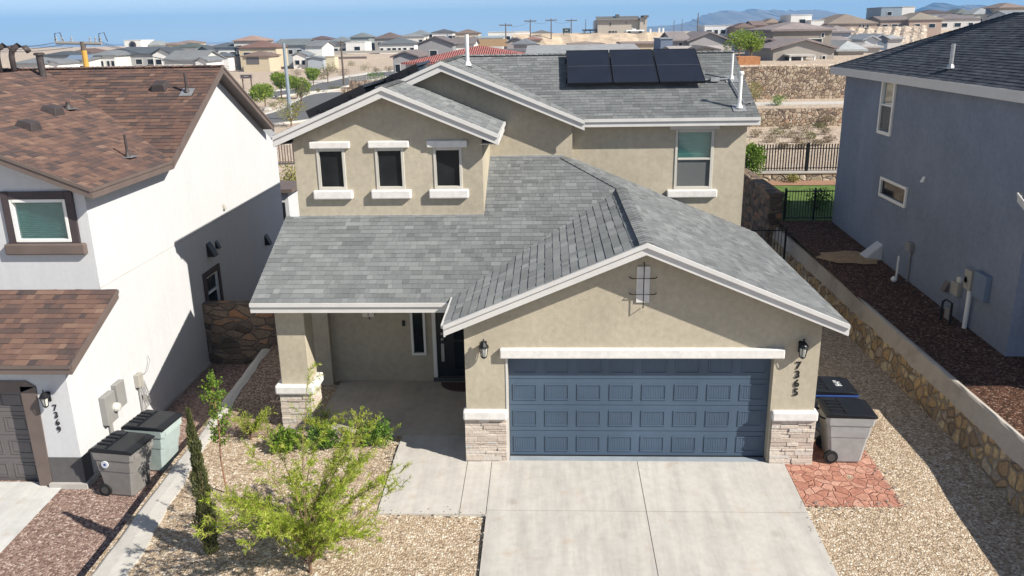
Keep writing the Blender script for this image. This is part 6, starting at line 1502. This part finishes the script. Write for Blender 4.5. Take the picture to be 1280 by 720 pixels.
for k, (px, yt) in enumerate([(813, 36), (824, 35), (829, 35)]):
    a = onY(px, 43.5, Yv); q = MB(); z1 = onY(px, yt, Yv).z; q.box(a.x-.25, a.x+.25, Yv, Yv+.5, a.z-1, z1); q.box(a.x-1.2, a.x+.25, Yv, Yv+.5, a.z-.4, a.z+.5)
    tag(q.build('gate_pylon', M['white_vinyl'], origin=a), ['short white pylon nearest the big tan building', 'white pylon in the middle of the three right of the tan building', 'rightmost white pylon of the three right of the tan building'][k], 'pylon')
def car(label, px, py, ln, mat, rz=0):
    p = G(px, py); t = thing('parked_car', label, 'car', p); x0, y0, z0 = p.x-ln/2, p.y-.9, p.z
    q = MB(); prof = [(0, .35), (.02, .8), (.2, .92), (.34, 1.42), (.72, 1.45), (.86, .98), (.98, .85), (1, .35)]
    q.solid([V((x0+f*ln, y0, z0+h)) for f, h in prof], [V((x0+f*ln, y0+1.8, z0+h)) for f, h in prof]); q.build('body', M[mat], t, bevel=.06)
    q = MB(); q.solid([V((x0+f*ln, y0-.02, z0+h)) for f, h in [(.26, .95), (.36, 1.34), (.7, 1.36), (.8, .98)]], [V((x0+f*ln, y0+1.82, z0+h)) for f, h in [(.26, .95), (.36, 1.34), (.7, 1.36), (.8, .98)]]); q.build('window', M['dark_glass'], t)
    for f in (.18, .82):
        for y in (0, 1.8):
            q = MB(); q.lathe(V((x0+f*ln, y0+y, z0+.33)), [(.33, -.12), (.33, .12)], 14, 'Y'); q.build('wheel', M['rubber'], t)
car('dark car parked in front of the tan garage wing on the far left', 324, 84, 4.6, 'car_paint')
car('pale car parked at the left end of the far street', 296, 86, 4.6, 'white_vinyl')
# mountains
def mountain(label, prof, Y, depth, seed):
    q = MB(); rm_ = random.Random(seed); n = 120; px0, px1 = prof[0][0], prof[-1][0]; rows = []
    def hp(px):
        for (a, ha), (b, hb) in zip(prof, prof[1:]):
            if px <= b: return ha+(hb-ha)*(px-a)/(b-a)
        return prof[-1][1]
    for r in range(9):
        f = r/8; row = []
        for k in range(n+1):
            px = px0+(px1-px0)*k/n; top = onY(px, hp(px), Y); zb = 0; amp = max(0.0, min(1.0, top.z/(Y*.02)))
            h = (top.z-zb)*(f**.9); rough = (math.sin(k*.9+r*1.3)+math.sin(k*2.3+r*.7)*.6+rm_.uniform(-.7, .7))*Y*.004*(1 if 0 < r < 8 else .35)
            row.append(V((top.x, Y-depth*(1-f)+rough*6*amp, zb-5+h+5*f+(rough*.22 if r == 8 else rough*.6)*amp)))
        rows.append(row)
    for r in range(8):
        for k in range(n): q.face([rows[r][k], rows[r][k+1], rows[r+1][k+1], rows[r+1][k]])
    bk = [V((p.x, p.y+depth*.8, -10)) for p in rows[-1]]
    for k in range(n): q.face([rows[-1][k], rows[-1][k+1], bk[k+1], bk[k]])
    struct(q, 'mountain', M['mountain'], label, smooth=True)
mountain('far blue mountain range with rounded peaks behind the white block', [(780, 40), (812, 33), (845, 31), (862, 27), (875, 21), (888, 16), (897, 15), (908, 12), (918, 14), (928, 15), (938, 11), (948, 11), (956, 13), (970, 12.5), (985, 14), (1005, 12.5), (1022, 12), (1038, 15), (1060, 22), (1085, 30)], 3600, 700, 1)
mountain('far mauve mountain on the right skyline', [(1110, 28), (1145, 19), (1158, 10), (1168, 5), (1174, 3.4), (1184, 5), (1196, 9), (1208, 6.5), (1220, 6), (1236, 9), (1260, 12), (1300, 20)], 3000, 600, 2)
# air
hz = MB(); hz.box(-6000, 6000, -400, 7000, -48, 170); ho = hz.build('haze', bpy.data.materials.new('haze'), origin=(0, 0, 0))
tag(ho, 'thin blue desert haze over the far houses and mountains', 'haze', kind='stuff')
hm = ho.data.materials[0]; hm.use_nodes = True; hn = hm.node_tree; hn.nodes.clear()
vo = hn.nodes.new('ShaderNodeVolumePrincipled'); oo = hn.nodes.new('ShaderNodeOutputMaterial'); hn.links.new(vo.outputs[0], oo.inputs['Volume'])
vo.inputs['Color'].default_value = (.26, .57, 1, 1); vo.inputs['Density'].default_value = .00025; vo.inputs['Anisotropy'].default_value = 0.0
# ------------------------------------------------------------------ light
SUNV = V((1, -.52, .85)).normalized()
sl = bpy.data.lights.new('sun', 'SUN'); sl.energy = 5.0; sl.angle = math.radians(.53); sl.color = (1, .94, .84)
so = bpy.data.objects.new('sun', sl); COL.objects.link(so); so.rotation_euler = SUNV.to_track_quat('Z', 'Y').to_euler(); so.location = (20, -20, 30)
wd = bpy.data.worlds.new('World'); SC.world = wd; wd.use_nodes = True; nt = wd.node_tree
bg = nt.nodes['Background']; sk = nt.nodes.new('ShaderNodeTexSky'); sk.sky_type = 'NISHITA'; sk.sun_disc = False
sk.sun_elevation = math.asin(SUNV.z); sk.sun_rotation = math.atan2(SUNV.x, SUNV.y)
sk.altitude = 1100; sk.air_density = .75; sk.dust_density = 0.0; sk.ozone_density = 4.0
hs = nt.nodes.new('ShaderNodeHueSaturation'); hs.inputs['Saturation'].default_value = .62; nt.links.new(sk.outputs[0], hs.inputs['Color']); nt.links.new(hs.outputs[0], bg.inputs[0]); bg.inputs[1].default_value = .085
SC.view_settings.view_transform = 'Standard'; SC.view_settings.look = 'None'; SC.view_settings.exposure = 0.73; SC.view_settings.gamma = 1; SC.view_settings.use_curve_mapping = False
SC.cycles.max_bounces = 6; SC.cycles.transparent_max_bounces = 12; SC.cycles.volume_bounces = 0
